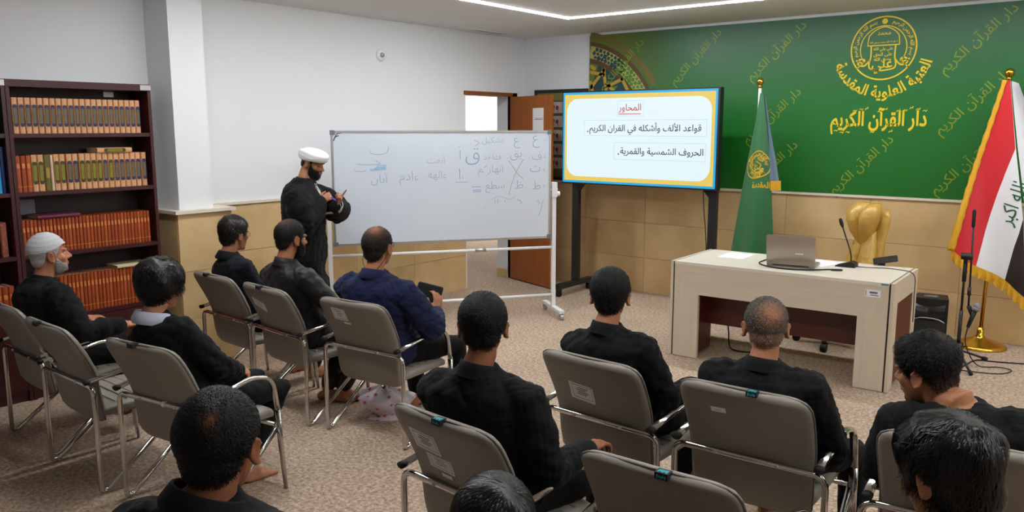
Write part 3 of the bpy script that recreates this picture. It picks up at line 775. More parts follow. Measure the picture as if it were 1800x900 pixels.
book('maroon', 0.026, 0.27, 0.17, (XB+0.01, 2.46, 0.960+0.223+0.013), 'maroon book lying flat on the orange volumes of the third shelf', 'books lying flat', lying=True)
n4 = 34; w4 = (2.945-2.095)/n4
for i in range(n4):
    book('orange', w4-0.0012, 0.262, 0.17, (XB, 2.095+w4*(i+0.5), 0.530), 'orange brown cloth volume, %s from the divider on the fourth shelf' % ordinal(i+1), 'orange volumes on the fourth shelf', var=(i*5+i//4) % 3)
book('cream', 0.02, 0.25, 0.17, (XB+0.012, 2.93, 0.530+0.263+0.01), 'cream book lying flat on the orange volumes of the fourth shelf', 'books lying flat', lying=True)
for i in range(2): book('green', 0.062, 0.29, 0.17, (XB, 1.972-0.066*i, 1.738), ['bright green binder next to the bookcase divider', 'second bright green binder from the divider, cut by the frame'][i], 'binders')
book('indigo', 0.024, 0.29, 0.17, (XB-0.01, 2.022, 1.366), 'dark blue binder beside the divider on the second shelf', 'binders')
for i in range(2): book('blue', 0.037, 0.29, 0.17, (XB, 1.989-0.039*i, 1.366), ['sky blue binder with violet label, next to the dark blue binder', 'sky blue binder at the very edge of the picture'][i], 'binders')
book('redorn', 0.04, 0.22, 0.17, (XB-0.02, 1.995, 0.960), 'red patterned book beside the divider on the third shelf', 'books of the outer bookcase')
book('brown', 0.05, 0.25, 0.17, (XB, 1.925, 0.960), 'brown book leaning against the red patterned book', 'books of the outer bookcase', lean=R(-5))
for i in range(5): book('orange', 0.036, 0.24, 0.17, (XB, 2.0-0.037*i, 0.530), 'rust cloth volume, %s from the divider on the outer bookcase lower shelf' % ordinal(i+1), 'books of the outer bookcase', var=i % 3)

# ------------------------------------------------------------------ desk and what stands on it
desk = thing('desk', 'pale wood veneer desk with dark red modesty panel facing the audience', 'desk', (-2.115, 5.685, 0), 0.027)
part('front_leg_panel', MB().prism([(-0.775,0.004),(-0.575,0.004),(-0.575,0.505),(-0.775,0.728)], 1, 0, 0.032), M['ash_v'], desk)
part('front_leg_panel', MB().prism([(0.775,0.004),(0.585,0.004),(0.585,0.505),(0.775,0.728)], 1, 0, 0.032), M['ash_v'], desk)
part('front_beam', MB().prism([(-0.7745,0.7285),(0.7745,0.7285),(0.5845,0.5055),(-0.5745,0.5055)], 1, 0, 0.032), M['ash'], desk)
for s in (-1, 1):
    x0, x1 = (0.787, 0.808) if s > 0 else (-0.808, -0.787)
    part('dark_reveal', MB().box(min(s*0.776, s*0.786), 0.008, 0.004, max(s*0.776, s*0.786), 0.74, 0.745), mat('dark gap strip', srgb(36,20,18), 0.5) if s < 0 else bpy.data.materials['dark gap strip'], desk)
    part('side_frame', MB().box(x0, 0, 0.004, x1, 0.13, 0.752).box(x0, 0.62, 0.004, x1, 0.75, 0.752).box(x0, 0.13, 0.60, x1, 0.62, 0.752), M['ash_v'], desk)
    part('side_inset', MB().box(min(s*0.79, s*0.803), 0.131, 0.03, max(s*0.79, s*0.803), 0.619, 0.60), M['desk_red'], desk)
    part('inner_panel', MB().box(min(s*0.60, s*0.62), 0.06, 0.03, max(s*0.60, s*0.62), 0.32, 0.70), M['desk_red'], desk)
part('desktop', MB().box(-0.775, -0.002, 0.729, 0.775, 0.752, 0.752), M['ash_top'], desk)
part('modesty_panel', MB().box(-0.599, 0.25, 0.235, 0.599, 0.268, 0.60), M['desk_red'], desk)
part('inventory_label', MB().box(0.625, -0.0015, 0.648, 0.725, 0.0, 0.698), M['paper'], desk)
part('label_print', MB().box(0.655,-0.002,0.672,0.705,-0.0015,0.686).box(0.66,-0.002,0.658,0.712,-0.0015,0.664).box(0.63,-0.002,0.652,0.634,-0.0015,0.694), M['ink'], desk)
part('small_tag', MB().box(0.725, -0.0035, 0.735, 0.77, -0.0020, 0.747), mat('teal tag', srgb(84,136,150), 0.5), desk)
DZT = 0.7525
def sheet(x, y, a, label):
    t = single('paper_sheet', MB().box(-0.105, -0.148, 0, 0.105, 0.148, 0.0015), M['paper'], label, 'paper', 'papers on the desk'); t.location = (x, y, DZT); t.rotation_euler = (0, 0, a)
sheet(-2.62, 6.19, 0.05, 'white sheet of paper lying on the desk in front of the green flag')
sheet(-1.965, 6.245, -0.25, 'white sheet of paper lying behind the open laptop')
lap = thing('laptop', 'open silver laptop on the desk seen from behind its lid', 'laptop', (-2.085, 5.93, DZT), 0.16)
lid_m = mat('silver laptop shell', srgb(168,160,150), 0.32, 0.75)
part('base', MB().box(-0.172, 0.0, 0.004, 0.172, 0.235, 0.018), lid_m, lap)
part('keyboard', MB().box(-0.15, 0.03, 0.018, 0.15, 0.13, 0.0195), M['black_plastic'], lap)
lid = part('lid', MB().prism(rounded(0.346, 0.226, 0.012), 1, -0.004, 0.004), lid_m, lap); lid.location = (0, -0.024, 0.128); lid.rotation_euler = (R(12), 0, 0)
part('screen', MB().box(-0.16, 0.004, -0.10, 0.16, 0.005, 0.10), M['black_plastic'], lid)
lo_ = MB()
for k in range(5): lo_.box(0.035+0.0115*k, -0.0048, -0.026, 0.044+0.0115*k, -0.004, -0.017)
part('logo_mark', lo_, M['paper'], lid)
part('hinge', MB().tube([(-0.13,0.0,0.014),(0.13,0.0,0.014)], 0.006, 8), M['black_plastic'], lap)
single('laptop_cable', MB().tube(smooth_curve([(-2.33,6.30,DZT+0.006),(-2.345,6.12,DZT+0.005),(-2.33,5.95,DZT+0.005),(-2.24,5.85,DZT+0.005),(-2.10,5.81,DZT+0.005),(-1.94,5.86,DZT+0.005),(-1.83,5.97,DZT+0.005),(-1.75,6.02,DZT+0.005),(-1.74,5.99,DZT+0.005),(-1.80,5.96,DZT+0.005)], 8), 0.0055, 8), M['rubber'], 'black cable looped on the desktop around the laptop', 'cable', smooth=True)
mic = thing('gooseneck_microphone', 'black gooseneck desk microphone on the desktop right of the laptop', 'microphone', (-1.765, 6.225, DZT), 0.03)
part('base', MB().prism([(-0.075,0),(0.065,0),(0.065,0.03),(0.03,0.042),(-0.075,0.006)], 1, -0.05, 0.05), M['black_plastic'], mic)
part('neck', MB().tube(smooth_curve([(0.025,0,0.035),(0.022,0,0.09),(0.0,0,0.16),(-0.03,0,0.24),(-0.052,0,0.30)], 6), 0.0055, 8), M['black_metal'], mic, True)
part('capsule', MB().tube([(-0.05,0,0.295),(-0.058,0,0.315),(-0.068,0,0.345)], [0.009,0.014,0.013], 12, round_caps=True), M['rubber'], mic, True)
single('desk_cable', MB().tube(smooth_curve([(-1.72,6.235,DZT+0.005),(-1.62,6.25,DZT+0.004),(-1.5,6.3,DZT+0.004),(-1.38,6.28,DZT+0.004),(-1.325,6.22,DZT+0.006),(-1.292,6.2,DZT-0.03),(-1.288,6.2,0.6),(-1.288,6.22,0.4)], 8), 0.003, 6), M['rubber'], 'thin black cable running from the microphone over the desk edge', 'cable', smooth=True)
tab = thing('desk_phone', 'thin dark tilted device resting on the desk by the microphone cable', 'device', (-1.56, 6.47, DZT), 0.25)
tb_ = part('slab', MB().prism(rounded(0.17, 0.10, 0.012), 2, 0, 0.012), M['black_plastic'], tab); tb_.location = (0, 0, 0.034); tb_.rotation_euler = (R(14), R(-12), 0)
part('stand', MB().box(-0.05,-0.03,0,0.0,0.03,0.028), M['black_plastic'], tab)
single('floor_cable', MB().tube(smooth_curve([(-2.75,6.35,0.30),(-2.66,6.2,0.12),(-2.6,6.1,0.02),(-2.5,6.05,0.012),(-2.38,6.12,0.012),(-2.32,6.25,0.05),(-2.36,6.35,0.2)], 8), 0.006, 8), M['rubber'], 'black cable loop hanging under the desk beside its pale leg', 'cable', smooth=True)

# mustard plastic wrapped swivel chair behind the desk
ex = thing('swivel_chair', 'mustard plastic wrapped swivel chair standing behind the desk', 'chair', (-1.98, 6.80, 0), R(-38))
def slab_rings(spec, n=28, e=2.6):
    rs = []
    for (y, z, a, b, tx) in spec:
        r = []
        for k in range(n):
            t = 2*PI*k/n; c, s = math.cos(t), math.sin(t)
            r.append((tx+a*math.copysign(abs(c)**(2/e), c), y+b*math.copysign(abs(s)**(2/e), s)*1.0, z))
        rs.append(r)
    return rs
part('back_shell', MB().rings(slab_rings([(0.22,0.46,0.16,0.03,0),(0.225,0.5,0.185,0.045,0),(0.25,0.7,0.165,0.045,0.01),(0.28,0.88,0.125,0.04,0.02),(0.30,1.0,0.14,0.045,0.02),(0.31,1.07,0.14,0.045,0.02),(0.315,1.115,0.10,0.035,0.02)])), M['gold_plastic'], ex, True)
for s, k in ((-1, 1.0), (1, 0.8)):
    part('back_cushion', MB().rings(slab_rings([(0.165,0.48,0.07,0.03,s*0.085),(0.165,0.55,0.095,0.06,s*0.088),(0.185,0.7,0.082,0.058,s*0.075),(0.215,0.85,0.062,0.05,s*0.055),(0.235,0.95,0.04,0.03,s*0.05)], 20, 2.2)), M['gold_plastic'], ex, True)
    part('headrest_cushion', MB().rings(slab_rings([(0.215,0.80,0.018,0.02,s*0.015),(0.20,0.85,0.036,0.04,s*0.028),(0.185,0.93,0.058*k,0.07,s*0.052),(0.18,1.02,0.078*k,0.085,s*0.075),(0.19,1.09,0.084*k,0.085,s*0.080),(0.215,1.14,0.072*k,0.065,s*0.076),(0.235,1.168,0.045*k,0.04,s*0.07)], 22, 2.1)), M['gold_plastic'], ex, True)
part('seat', MB().rings(slab_rings([(-0.03,0.42,0.20,0.2,0),(-0.03,0.44,0.25,0.25,0),(-0.03,0.50,0.25,0.25,0),(-0.03,0.53,0.2,0.2,0)], 28, 3.5)), M['gold_plastic'], ex, True)
part('gas_lift', MB().tube([(0,0,0.08),(0,0,0.42)], 0.028, 14), M['black_metal'], ex, True)
for k in range(5):
    a = 2*PI*k/5+0.35
    lg_ = part('leg', MB().bar((0,0,0.10), (0.30*math.cos(a),0.30*math.sin(a),0.075), 0.05, 0.03), M['chrome'], ex)
    c_, s_ = math.cos(a), math.sin(a)
    part('caster', MB().tube([(0.31*c_-0.022*s_,0.31*s_+0.022*c_,0.032),(0.31*c_+0.022*s_,0.31*s_-0.022*c_,0.032)], 0.032, 14).tube([(0.31*c_,0.31*s_,0.04),(0.31*c_,0.31*s_,0.085)], 0.01, 8), M['rubber'], ex)

# loudspeaker, microphone stand
spk = thing('loudspeaker', 'black loudspeaker standing on the carpet behind the desk end', 'speaker', (-1.39, 7.31, 0), 0.1)
part('cabinet', MB().prism([(-0.14,-0.1),(-0.11,0.13),(0.11,0.13),(0.14,-0.1)], 2, 0.0, 0.395), M['black_plastic'], spk)
part('grille', MB().prism(rounded(0.255, 0.20, 0.02), 1, -0.112, -0.10), mat('black speaker grille', srgb(24,24,26), 0.5, bump=(500, 0.5)), spk).location = (0, 0, 0.115)
hm = MB()
hm.grid(lambda u, v: (-0.12+0.24*u, -0.101-0.035*math.sin(PI*v)*(0.4+0.6*abs(2*u-1)), 0.24+0.115*v-0.03*math.sin(PI*u)), 14, 8)
part('horn', hm, mat('glossy black horn', srgb(30,30,32), 0.3), spk, True)
part('trim_arc', MB().tube(smooth_curve([(-0.12,-0.108,0.205),(-0.06,-0.116,0.232),(0.06,-0.116,0.232),(0.12,-0.108,0.205)], 6), 0.005, 8), M['steel'], spk, True)
part('top_handle', MB().box(-0.05,-0.03,0.395,0.05,0.03,0.402), M['ink'], spk)
ms = thing('microphone_stand', 'black tripod microphone stand with upright boom beside the loudspeaker', 'microphone stand', (-1.075, 6.765, 0))
part('pole', MB().tube([(0,0,0.10),(0,0,0.42)], 0.013, 12).tube([(0,0,0.40),(0,0,0.80)], 0.009, 12), M['black_metal'], ms, True)
part('grip_sleeve', MB().tube([(0,0,0.64),(0,0,0.78)], 0.015, 12), M['rubber'], ms, True)
part('tripod_hub', MB().tube([(0,0,0.06),(0,0,0.17)], [0.03,0.036], 14), M['black_plastic'], ms, True)
for a in (-62, 58, 178):
    lg_ = part('leg', MB().tube([(0.02*math.cos(R(a)),0.02*math.sin(R(a)),0.11),(0.29*math.cos(R(a)),0.29*math.sin(R(a)),0.016)], 0.009, 10), M['black_metal'], ms, True)
    part('rubber_foot', MB().tube([(0.26*math.cos(R(a)),0.26*math.sin(R(a)),0.026),(0.30*math.cos(R(a)),0.30*math.sin(R(a)),0.014)], 0.014, 10), M['rubber'], lg_, True)
part('boom_clutch', MB().tube([(-0.03,0,0.83),(0.045,0,0.83)], 0.026, 14).tube([(0,0,0.78),(0,0,0.83)], 0.014, 10), M['black_plastic'], ms, True)
part('boom', MB().tube([(0.03,0,1.12),(0.045,0,0.45)], 0.007, 10), M['black_metal'], ms, True)
part('counterweight', MB().tube([(0.0295,0,1.06),(0.028,0,1.17)], 0.013, 12, round_caps=True), M['rubber'], ms, True)
part('boom_collar', MB().tube([(0.04,0,0.60),(0.042,0,0.54)], 0.013, 10), M['black_plastic'], ms, True)
part('microphone_clip', MB().tube([(0.045,0,0.46),(0.075,-0.01,0.40)], 0.016, 10), M['rubber'], ms, True)
vm = thing('vocal_microphone', 'handheld microphone with silver grille clipped upside down on the black stand', 'microphone', (-1.0, 6.752, 0.40))
part('handle', MB().tube([(0.015,0,0.03),(-0.02,0,-0.10)], [0.019,0.012], 12), M['black_plastic'], vm, True)
part('grille', MB().ell((0.028,0,0.065), (0.027,0.027,0.03)).tube([(0.018,0,0.035),(0.026,0,0.06)], 0.027, 14), mat('silver mesh', srgb(150,150,152), 0.45, 0.6, bump=(700, 0.6)), vm, True)
single('microphone_cable', MB().tube(smooth_curve([(-1.02,6.752,0.30),(-1.03,6.75,0.2),(-1.0,6.76,0.1),(-0.93,6.78,0.012),(-0.8,6.85,0.008),(-0.72,6.80,0.008),(-0.78,6.66,0.008),(-0.95,6.60,0.008),(-1.15,6.58,0.008),(-1.3,6.64,0.008)], 8), 0.004, 6), M['rubber'], 'black microphone cable lying in a loop on the carpet below the stand', 'cable', smooth=True)
single('floor_cable', MB().tube(smooth_curve([(-1.25,6.50,0.007),(-1.05,6.62,0.007),(-0.98,6.95,0.007),(-0.85,7.0,0.007),(-0.5,7.12,0.007),(0.2,7.2,0.007)], 8), 0.005, 6), M['rubber'], 'dark cable on the carpet leading along the wall past the brass flag base', 'cable', smooth=True)

# ------------------------------------------------------------------ flags
fg = mat('green satin flag cloth', srgb(28,98,52), 0.42, sheen=0.3)
fgrey = mat('blue grey flag lining', srgb(92,112,132), 0.5)
fgold = mat('gold fringe', srgb(214,160,22), 0.5, bump=(160, 0.6))
def lerp_poly(poly, v):
    x = v*(len(poly)-1); i = min(int(x), len(poly)-2); t = x-i
    return (poly[i][0]*(1-t)+poly[i+1][0]*t, poly[i][1]*(1-t)+poly[i+1][1]*t)
f1 = thing('green_flag', 'green satin flag with gold crest hanging folded on a brass tipped pole', 'flag', (0,0,0))
L1 = [(-2.915,2.08),(-2.949,1.796),(-3.004,1.46),(-3.058,1.091),(-3.121,0.62)]
R1 = [(-2.885,2.08),(-2.838,1.795),(-2.795,1.466),(-2.761,1.108),(-2.721,0.62)]
def flag1(u, v):
    a = lerp_poly(L1, v); b = lerp_poly(R1, v); w = b[0]-a[0]
    return (a[0]*(1-u)+b[0]*u, 7.27-0.30*w*math.sin(PI*min(1, max(0, u)))-0.05*w*math.sin(u*9+v*2), a[1]*(1-u)+b[1]*u-0.015*math.sin(u*7)*v)
cl = MB().grid(flag1, 28, 40)
cl.grid(lambda u, v: (lambda p: (p[0], 7.285+0.16*(lerp_poly(R1, v)[0]-lerp_poly(L1, v)[0])*math.sin(PI*u), p[2]))(flag1(u, v)), 14, 20)
part('cloth', cl, fg, f1, True)
GL = [(-2.91,2.05),(-2.87,1.744),(-2.83,1.463),(-2.80,1.21)]; GR = [(-2.885,2.05),(-2.825,1.744),(-2.758,1.463),(-2.705,1.21)]
part('lining_fold', MB().grid(lambda u, v: (lambda a, b: (a[0]*(1-u)+b[0]*u, 7.30-0.03*math.sin(PI*u*1.5), a[1]))(lerp_poly(GL, v), lerp_poly(GR, v)), 8, 16), fgrey, f1, True)
part('lining_hem', MB().grid(lambda u, v: (-2.805+0.10*u+0.004*v, 7.298-0.032*math.sin(PI*u*1.5), 1.295-0.09*v), 8, 4), fgold, f1, True)
part('pole', MB().tube([(-2.93,7.30,0.03),(-2.93,7.30,2.15)], 0.014, 14), M['white_metal'], f1, True)
part('finial', MB().ell((-2.93,7.30,2.185), (0.032,0.032,0.034)).tube([(-2.93,7.30,2.13),(-2.93,7.30,2.16)], [0.022,0.016], 14), M['gold'], f1, True)
part('base', MB().lathe([(0.18,0),(0.18,0.015),(0.12,0.035),(0.03,0.06),(0.02,0.12)], (-2.93,7.30,0)), M['gold'], f1, True)
# crest printed on the flag, mapped through the cloth surface
def on_flag(fn, geos, cu, cv_, ku, kv, off=-0.003):
    mb = MB()
    for v, f in geos:
        pts = []
        for (x, y) in np.array(v):
            p = fn(min(0.995, max(0.0, cu+x*ku)), cv_-y*kv); pts.append((p[0], p[1]+off, p[2]))
        mb.add(pts, f)
    return mb
cg = [ring2(0.90, 0.97), ring2(0.58, 0.62, R(20), R(330)), put(ring2(0, 0.11, n=10), -0.83, 0.32)]
tv, tf = text_geo('بسم الله الرحمن', width=1.9, weight=0.03)
for a in (150, 45, 270): cg.append((arc_text(tv*np.array([[0.62,1.5]]), 0.68, R(a)), tf))
for wd, w_, x, z in (('علي', 0.8, 0.15, -0.3), ('محمد', 0.55, 0.1, 0.1), ('الله', 0.5, 0.25, 0.35), ('حسن', 0.5, -0.2, -0.05)): cg.append(put(text_geo(wd, width=w_, weight=0.03), x, z, -0.5))
cg.append(stroke2(curve2([(-0.5,0.3),(-0.45,-0.2),(-0.2,-0.45),(0.15,-0.6),(0.3,-0.8),(0.0,-0.85),(0.0,-0.6),(0.4,-0.5)], 6), 0.06))
part('crest', on_flag(flag1, cg, 0.56, 0.515, 0.50, 0.094), mat('gold crest print', srgb(206,168,24), 0.5), f1)
tv, tf = text_geo('المقدسة', width=1.5, weight=0.03)
part('crest_lettering', on_flag(flag1, [(tv*np.array([[1,1.6]]), tf)], 0.70, 0.645, 0.36, 0.075), bpy.data.materials['gold crest print'], f1)
part('corner_fringe', MB().box(-3.125,7.255,0.60,-3.095,7.265,0.64), fgold, f1)

f2 = thing('national_flag', 'red white and black national flag with gold fringe on a brass pole', 'flag', (0,0,0))
CL = [(-0.999,2.136),(-1.034,1.966),(-1.075,1.772),(-1.118,1.574),(-1.154,1.386),(-1.187,1.19),(-1.214,1.02),(-1.254,0.795)]
CRW = [(-0.975,2.13),(-0.936,1.879),(-0.895,1.613),(-0.942,1.446),(-0.988,1.268),(-1.022,1.11),(-1.046,0.973),(-1.083,0.683)]
CWB = [(-0.974,2.13),(-0.935,1.879),(-0.891,1.613),(-0.844,1.363),(-0.794,1.081),(-0.811,0.97),(-0.836,0.857),(-0.879,0.591)]
CRR = [(-0.973,2.13),(-0.934,1.879),(-0.889,1.613),(-0.842,1.363),(-0.792,1.081),(-0.775,0.92),(-0.756,0.78),(-0.71,0.47)]
def fy(x, z): 
    t = max(0.0, min(1.0, (2.14-z)/1.5))
    return 7.36-0.05*t*math.sin((x+1.25)*14+z*1.2)-0.07*t
def patch(A, B, nu, nv):
    def fn(u, v):
        a = lerp_poly(A, v); b = lerp_poly(B, v); x = a[0]*(1-u)+b[0]*u; z = a[1]*(1-u)+b[1]*u
        return (x, fy(x, z), z)
    return MB().grid(fn, nu, nv)
fr_ = mat('red flag cloth', srgb(196,22,34), 0.4, sheen=0.3); fw_ = mat('white flag cloth', srgb(224,226,230), 0.5); fb_ = mat('black flag cloth', srgb(36,26,22), 0.5)
part('red_stripe', patch(CL, CRW, 14, 42), fr_, f2, True)
part('white_stripe', patch(CRW, CWB, 14, 42), fw_, f2, True)
part('black_stripe', patch(CWB, CRR, 10, 42), fb_, f2, True)
# back fold so that the cloth has its other half behind the pole
bk = MB().grid(lambda u, v: (lambda a: (a[0]+u*(0.05+0.42*v), 7.40+0.06*math.sin(PI*u)+0.02*v, a[1]-0.02*u))(lerp_poly(CRR, v)), 10, 24)
part('back_fold', bk, fw_, f2, True)
fl_ = MB(); pts = [(-0.992,2.15)]+CL[0:]
edge = smooth_curve([(x-0.012, fy(x, z)-0.006, z) for x, z in CL], 6)
wdt = [0.016+0.012*i/len(edge)+0.003*math.sin(i*1.9) for i in range(len(edge))]
fl_.tube(edge, wdt, 8, flat=(1.0, 0.5))
part('side_fringe', fl_, fgold, f2, True)
BOT = smooth_curve([(-1.26,0,0.80),(-1.193,0,0.745),(-1.082,0,0.674),(-0.983,0,0.629),(-0.878,0,0.582),(-0.8,0,0.524),(-0.70,0,0.44)], 8)
fb2 = MB()
def fbfn(u, v):
    i = u*(len(BOT)-1); k = min(int(i), len(BOT)-2); t = i-k; p = BOT[k].lerp(BOT[k+1], t)
    return (p.x-0.004*v, fy(p.x, p.z)-0.006-0.012*math.sin(u*70)*v, p.z+0.012-0.085*v*(1+0.08*math.sin(u*90)))
part('bottom_fringe', fb2.grid(fbfn, 120, 4), fgold, f2, True)
tv, tf = text_geo('الله اكبر', width=0.34, weight=0.004)
tv = rot2(tv*np.array([[1,1.3]]), R(74)); tv = tv+np.array([[-0.862,1.19]])
part('takbir_lettering', MB().add([(x, fy(x, z)-0.004, z) for x, z in tv], tf), mat('dark green lettering', srgb(20,80,44), 0.5), f2)
part('pole', MB().tube([(-1.035,7.46,0.03),(-0.998,7.46,2.15)], 0.015, 14), M['gold'], f2, True)
part('finial', MB().ell((-0.997,7.45,2.195), (0.036,0.036,0.036)).tube([(-0.998,7.45,2.13),(-0.998,7.45,2.17)], [0.022,0.016], 14), M['gold'], f2, True)
part('base', MB().lathe([(0.20,0),(0.20,0.014),(0.17,0.03),(0.05,0.07),(0.028,0.10),(0.028,0.16)], (-1.035,7.46,0), 36), M['gold'], f2, True)

# ------------------------------------------------------------------ visitor chairs
def build_chair():
    t = link('visitor_chair', None)
    W, ZB = 0.295, 0.535
    pts = [(-W+0.02,0.44,0.325),(-W,0.035,0.0135),(-W,0,0.0135),(-W,0,ZB),(W,0,ZB),(W,0,0.0135),(W,0.035,0.0135),(W-0.02,0.44,0.325)]
    part('tube_frame', MB().tube(fillet(pts, [0.04,0.045,0.05,0.05,0.045,0.04], 5), 0.0125, 10), M['chrome'], t, True)
    for s in (-1, 1):
        x = s*0.275
        a = part('armrest', MB().tube(fillet([(x,-0.02,0.568),(x,0.30,0.615),(x+s*0.008,0.415,0.59),(x+s*0.012,0.440,0.42)], [0.2,0.09], 7), 0.017, 12, flat=(1.0,0.62)), M['chrome'], t, True)
        part('end_cap', MB().tube([(x,-0.034,0.566),(x,-0.012,0.569)], 0.0185, 12, flat=(1.0,0.68)), M['rubber'], a, True)
        part('front_leg', MB().tube([(x+s*0.012,0.440,0.43),(x+s*0.014,0.448,0.25),(x+s*0.014,0.468,0.004)], [0.017,0.0165,0.013], 12, flat=(1.0,0.62)), M['chrome'], t, True)
    part('seat_rail', MB().tube([(-0.27,0.43,0.345),(0.27,0.43,0.345)], 0.011, 8), M['chrome'], t, True)
    # backrest: rounded slab swept along its profile
    prof = [(0.075,0.335,0.195,0.012),(0.066,0.342,0.218,0.022),(0.056,0.365,0.231,0.027),(0.046,0.42,0.236,0.029),(0.036,0.50,0.238,0.027),(0.034,0.53,0.239,0.022),(0.030,0.56,0.243,0.027),(0.012,0.62,0.247,0.030),(-0.02,0.69,0.250,0.031),(-0.055,0.755,0.252,0.030),(-0.075,0.79,0.249,0.028),(-0.088,0.812,0.238,0.025),(-0.096,0.826,0.215,0.019),(-0.100,0.832,0.17,0.009)]
    rs = []; n = 40
    for i, (y, z, a, b) in enumerate(prof):
        j0, j1 = max(0, i-1), min(len(prof)-1, i+1)
        d = Vector((0, prof[j1][0]-prof[j0][0], prof[j1][1]-prof[j0][1])).normalized(); nn = Vector((0, d.z, -d.y))
        r = []
        for k in range(n):
            th = 2*PI*k/n; c, s = math.cos(th), math.sin(th)
            px = a*math.copysign(abs(c)**(2/7), c); q = b*math.copysign(abs(s)**(2/2.6), s)
            bow = -0.012*(1-(px/0.25)**2)
            r.append((px, y+nn.y*q+bow+0.012, z+nn.z*q))
        rs.append(r)
    br = part('backrest', MB().rings(rs), M['leather'], t, True)
    ep = []
    for i, (y, z, a, b) in enumerate(prof[1:]): ep.append((a+0.0015, y+0.012, z))
    ep2 = [(-x, y, z) for (x, y, z) in ep]
    part('piping', MB().tube(ep+[(0,ep[-1][1]-0.010,ep[-1][2]+0.002)]+ep2[::-1], 0.0042, 6), M['piping'], br, True)
    sp = []
    for (y, z, w, th) in ((0.055,0.385,0.21,0.012),(0.07,0.384,0.232,0.030),(0.15,0.386,0.236,0.034),(0.25,0.389,0.237,0.035),(0.35,0.392,0.237,0.035),(0.43,0.390,0.235,0.034),(0.468,0.380,0.228,0.028),(0.485,0.368,0.205,0.014)):
        r = []
        for k in range(n):
            tt = 2*PI*k/n; c, s = math.cos(tt), math.sin(tt)
            r.append((w*math.copysign(abs(c)**(2/7), c), y, z+th*math.copysign(abs(s)**(2/2.8), s)))
        sp.append(r)
    st = part('seat', MB().rings(sp), M['leather'], t, True)
    sg = MB()
    for y in (0.13, 0.19, 0.25, 0.31, 0.37): sg.tube([(-0.215,y,0.4235),(0,y,0.4255),(0.215,y,0.4235)], 0.0028, 6)
    part('seat_seam', sg, M['piping'], st, True)
    for s in (-1, 1): part('bolt', MB().tube([(s*0.12,-0.016,ZB),(s*0.12,0.03,ZB+0.004)], 0.007, 8), M['steel'], t, True)
    return t
def back_point(x, z):
    """point on the rear face of the backrest and the face slope, chair coordinates"""
    prof = [(0.056,0.365,0.027),(0.046,0.42,0.029),(0.034,0.53,0.022),(0.012,0.62,0.030),(-0.02,0.69,0.031),(-0.055,0.755,0.030),(-0.075,0.79,0.028),(-0.088,0.812,0.025)]
    zs = [p[1] for p in prof]; y = float(np.interp(z, zs, [p[0]-p[2] for p in prof]))
    return y-0.012*(1-(x/0.25)**2)+0.0115
def sticker(chair, x, z, w, h, lines=4, a=0.0, frame=True, m=None, name='paper_sticker'):
    """a thin sheet that follows the rear of the backrest"""
    def pt(u, v, off):
        ca, sa = math.cos(a), math.sin(a); du, dv = (u-0.5)*w, (v-0.5)*h
        X = x+du*ca-dv*sa; Z = z+du*sa+dv*ca
        return (X, back_point(X, Z)-off, Z)
    mb = MB().grid(lambda u, v: pt(u, v, 0.0032), 6, 4)
    st_ = part(name, mb, m or M['paper'], chair)
    if lines:
        pm_ = MB()
        for k in range(lines):
            v0 = 0.36+0.36*k/max(1, lines-1); u0 = 0.3+0.06*(k % 2); u1 = 0.78-0.08*((k+1) % 2)
            pm_.add([pt(u0,v0,0.0042), pt(u1,v0,0.0042), pt(u1,v0+0.055,0.0042), pt(u0,v0+0.055,0.0042)], [(0,1,2,3)])
        if frame:
            for (u0, u1, v0, v1) in ((0.12,0.94,0.12,0.15),(0.12,0.94,0.88,0.91),(0.12,0.135,0.12,0.9),(0.925,0.94,0.12,0.9)):
                pm_.add([pt(u0,v0,0.0042), pt(u1,v0,0.0042), pt(u1,v1,0.0042), pt(u0,v1,0.0042)], [(0,1,2,3)])
        part('sticker_print', pm_, M['ink'], st_)
tag_blk = M['rubber']; tag_blue = mat('turquoise tag print', srgb(40,160,180), 0.5)
def top_tag(chair, x, blue):
    o = part('back_tag', MB().box(x-0.02,-0.124,0.820,x+0.02,-0.092,0.8395), tag_blk, chair)
    if blue:
        mb = MB()
        for k in range(5): mb.box(x-0.014+0.006*k,-0.1252,0.824+0.002*(k % 2),x-0.010+0.006*k,-0.124,0.834-0.002*(k % 3)); mb.box(x-0.014+0.006*k,-0.120+0.004*(k % 2),0.8395,x-0.010+0.006*k,-0.100,0.8405)
        part('tag_print', mb, tag_blue, o)
CH = {}
proto = build_chair()
chair_specs = [
 ('C1', -4.86, 1.73, -2, 'grey visitor chair in which the man in a white knitted cap sits', 0),
 ('C2', -4.21, 1.69, -1, 'empty grey visitor chair with crumpled clear tape on its back, beside the bookcases', 0),
 ('C3', -3.48, 1.78, 8, 'grey visitor chair of the boy with white shirt collar, white tape on its crossbar', 0),
 ('C4', -4.767, 2.935, -3, 'grey visitor chair close to the pillar, of the young man with glasses', 0),
 ('C5', -4.158, 2.905, -4, 'grey visitor chair with torn white sticker, of the bearded man in shiny black', 0),
 ('C6', -3.44, 2.96, 6, 'grey visitor chair with square white sticker, of the man in the navy shirt', 0),
 ('C7', -1.78, 1.945, -4, 'grey visitor chair with two white stickers and a turquoise tag', 1),
 ('C8', -1.79, 2.84, -2.5, 'grey visitor chair with one large white sticker facing the desk', 0),
 ('C9', -1.13, 2.85, 2, 'grey visitor chair with a tiny white sticker high on its back', 1),
 ('C10', -1.04, 2.03, 2, 'empty grey visitor chair with turquoise tag at the bottom of the picture', 1),
 ('C11', -0.39, 2.78, 5, 'grey visitor chair of the man in the black T-shirt', 0)]
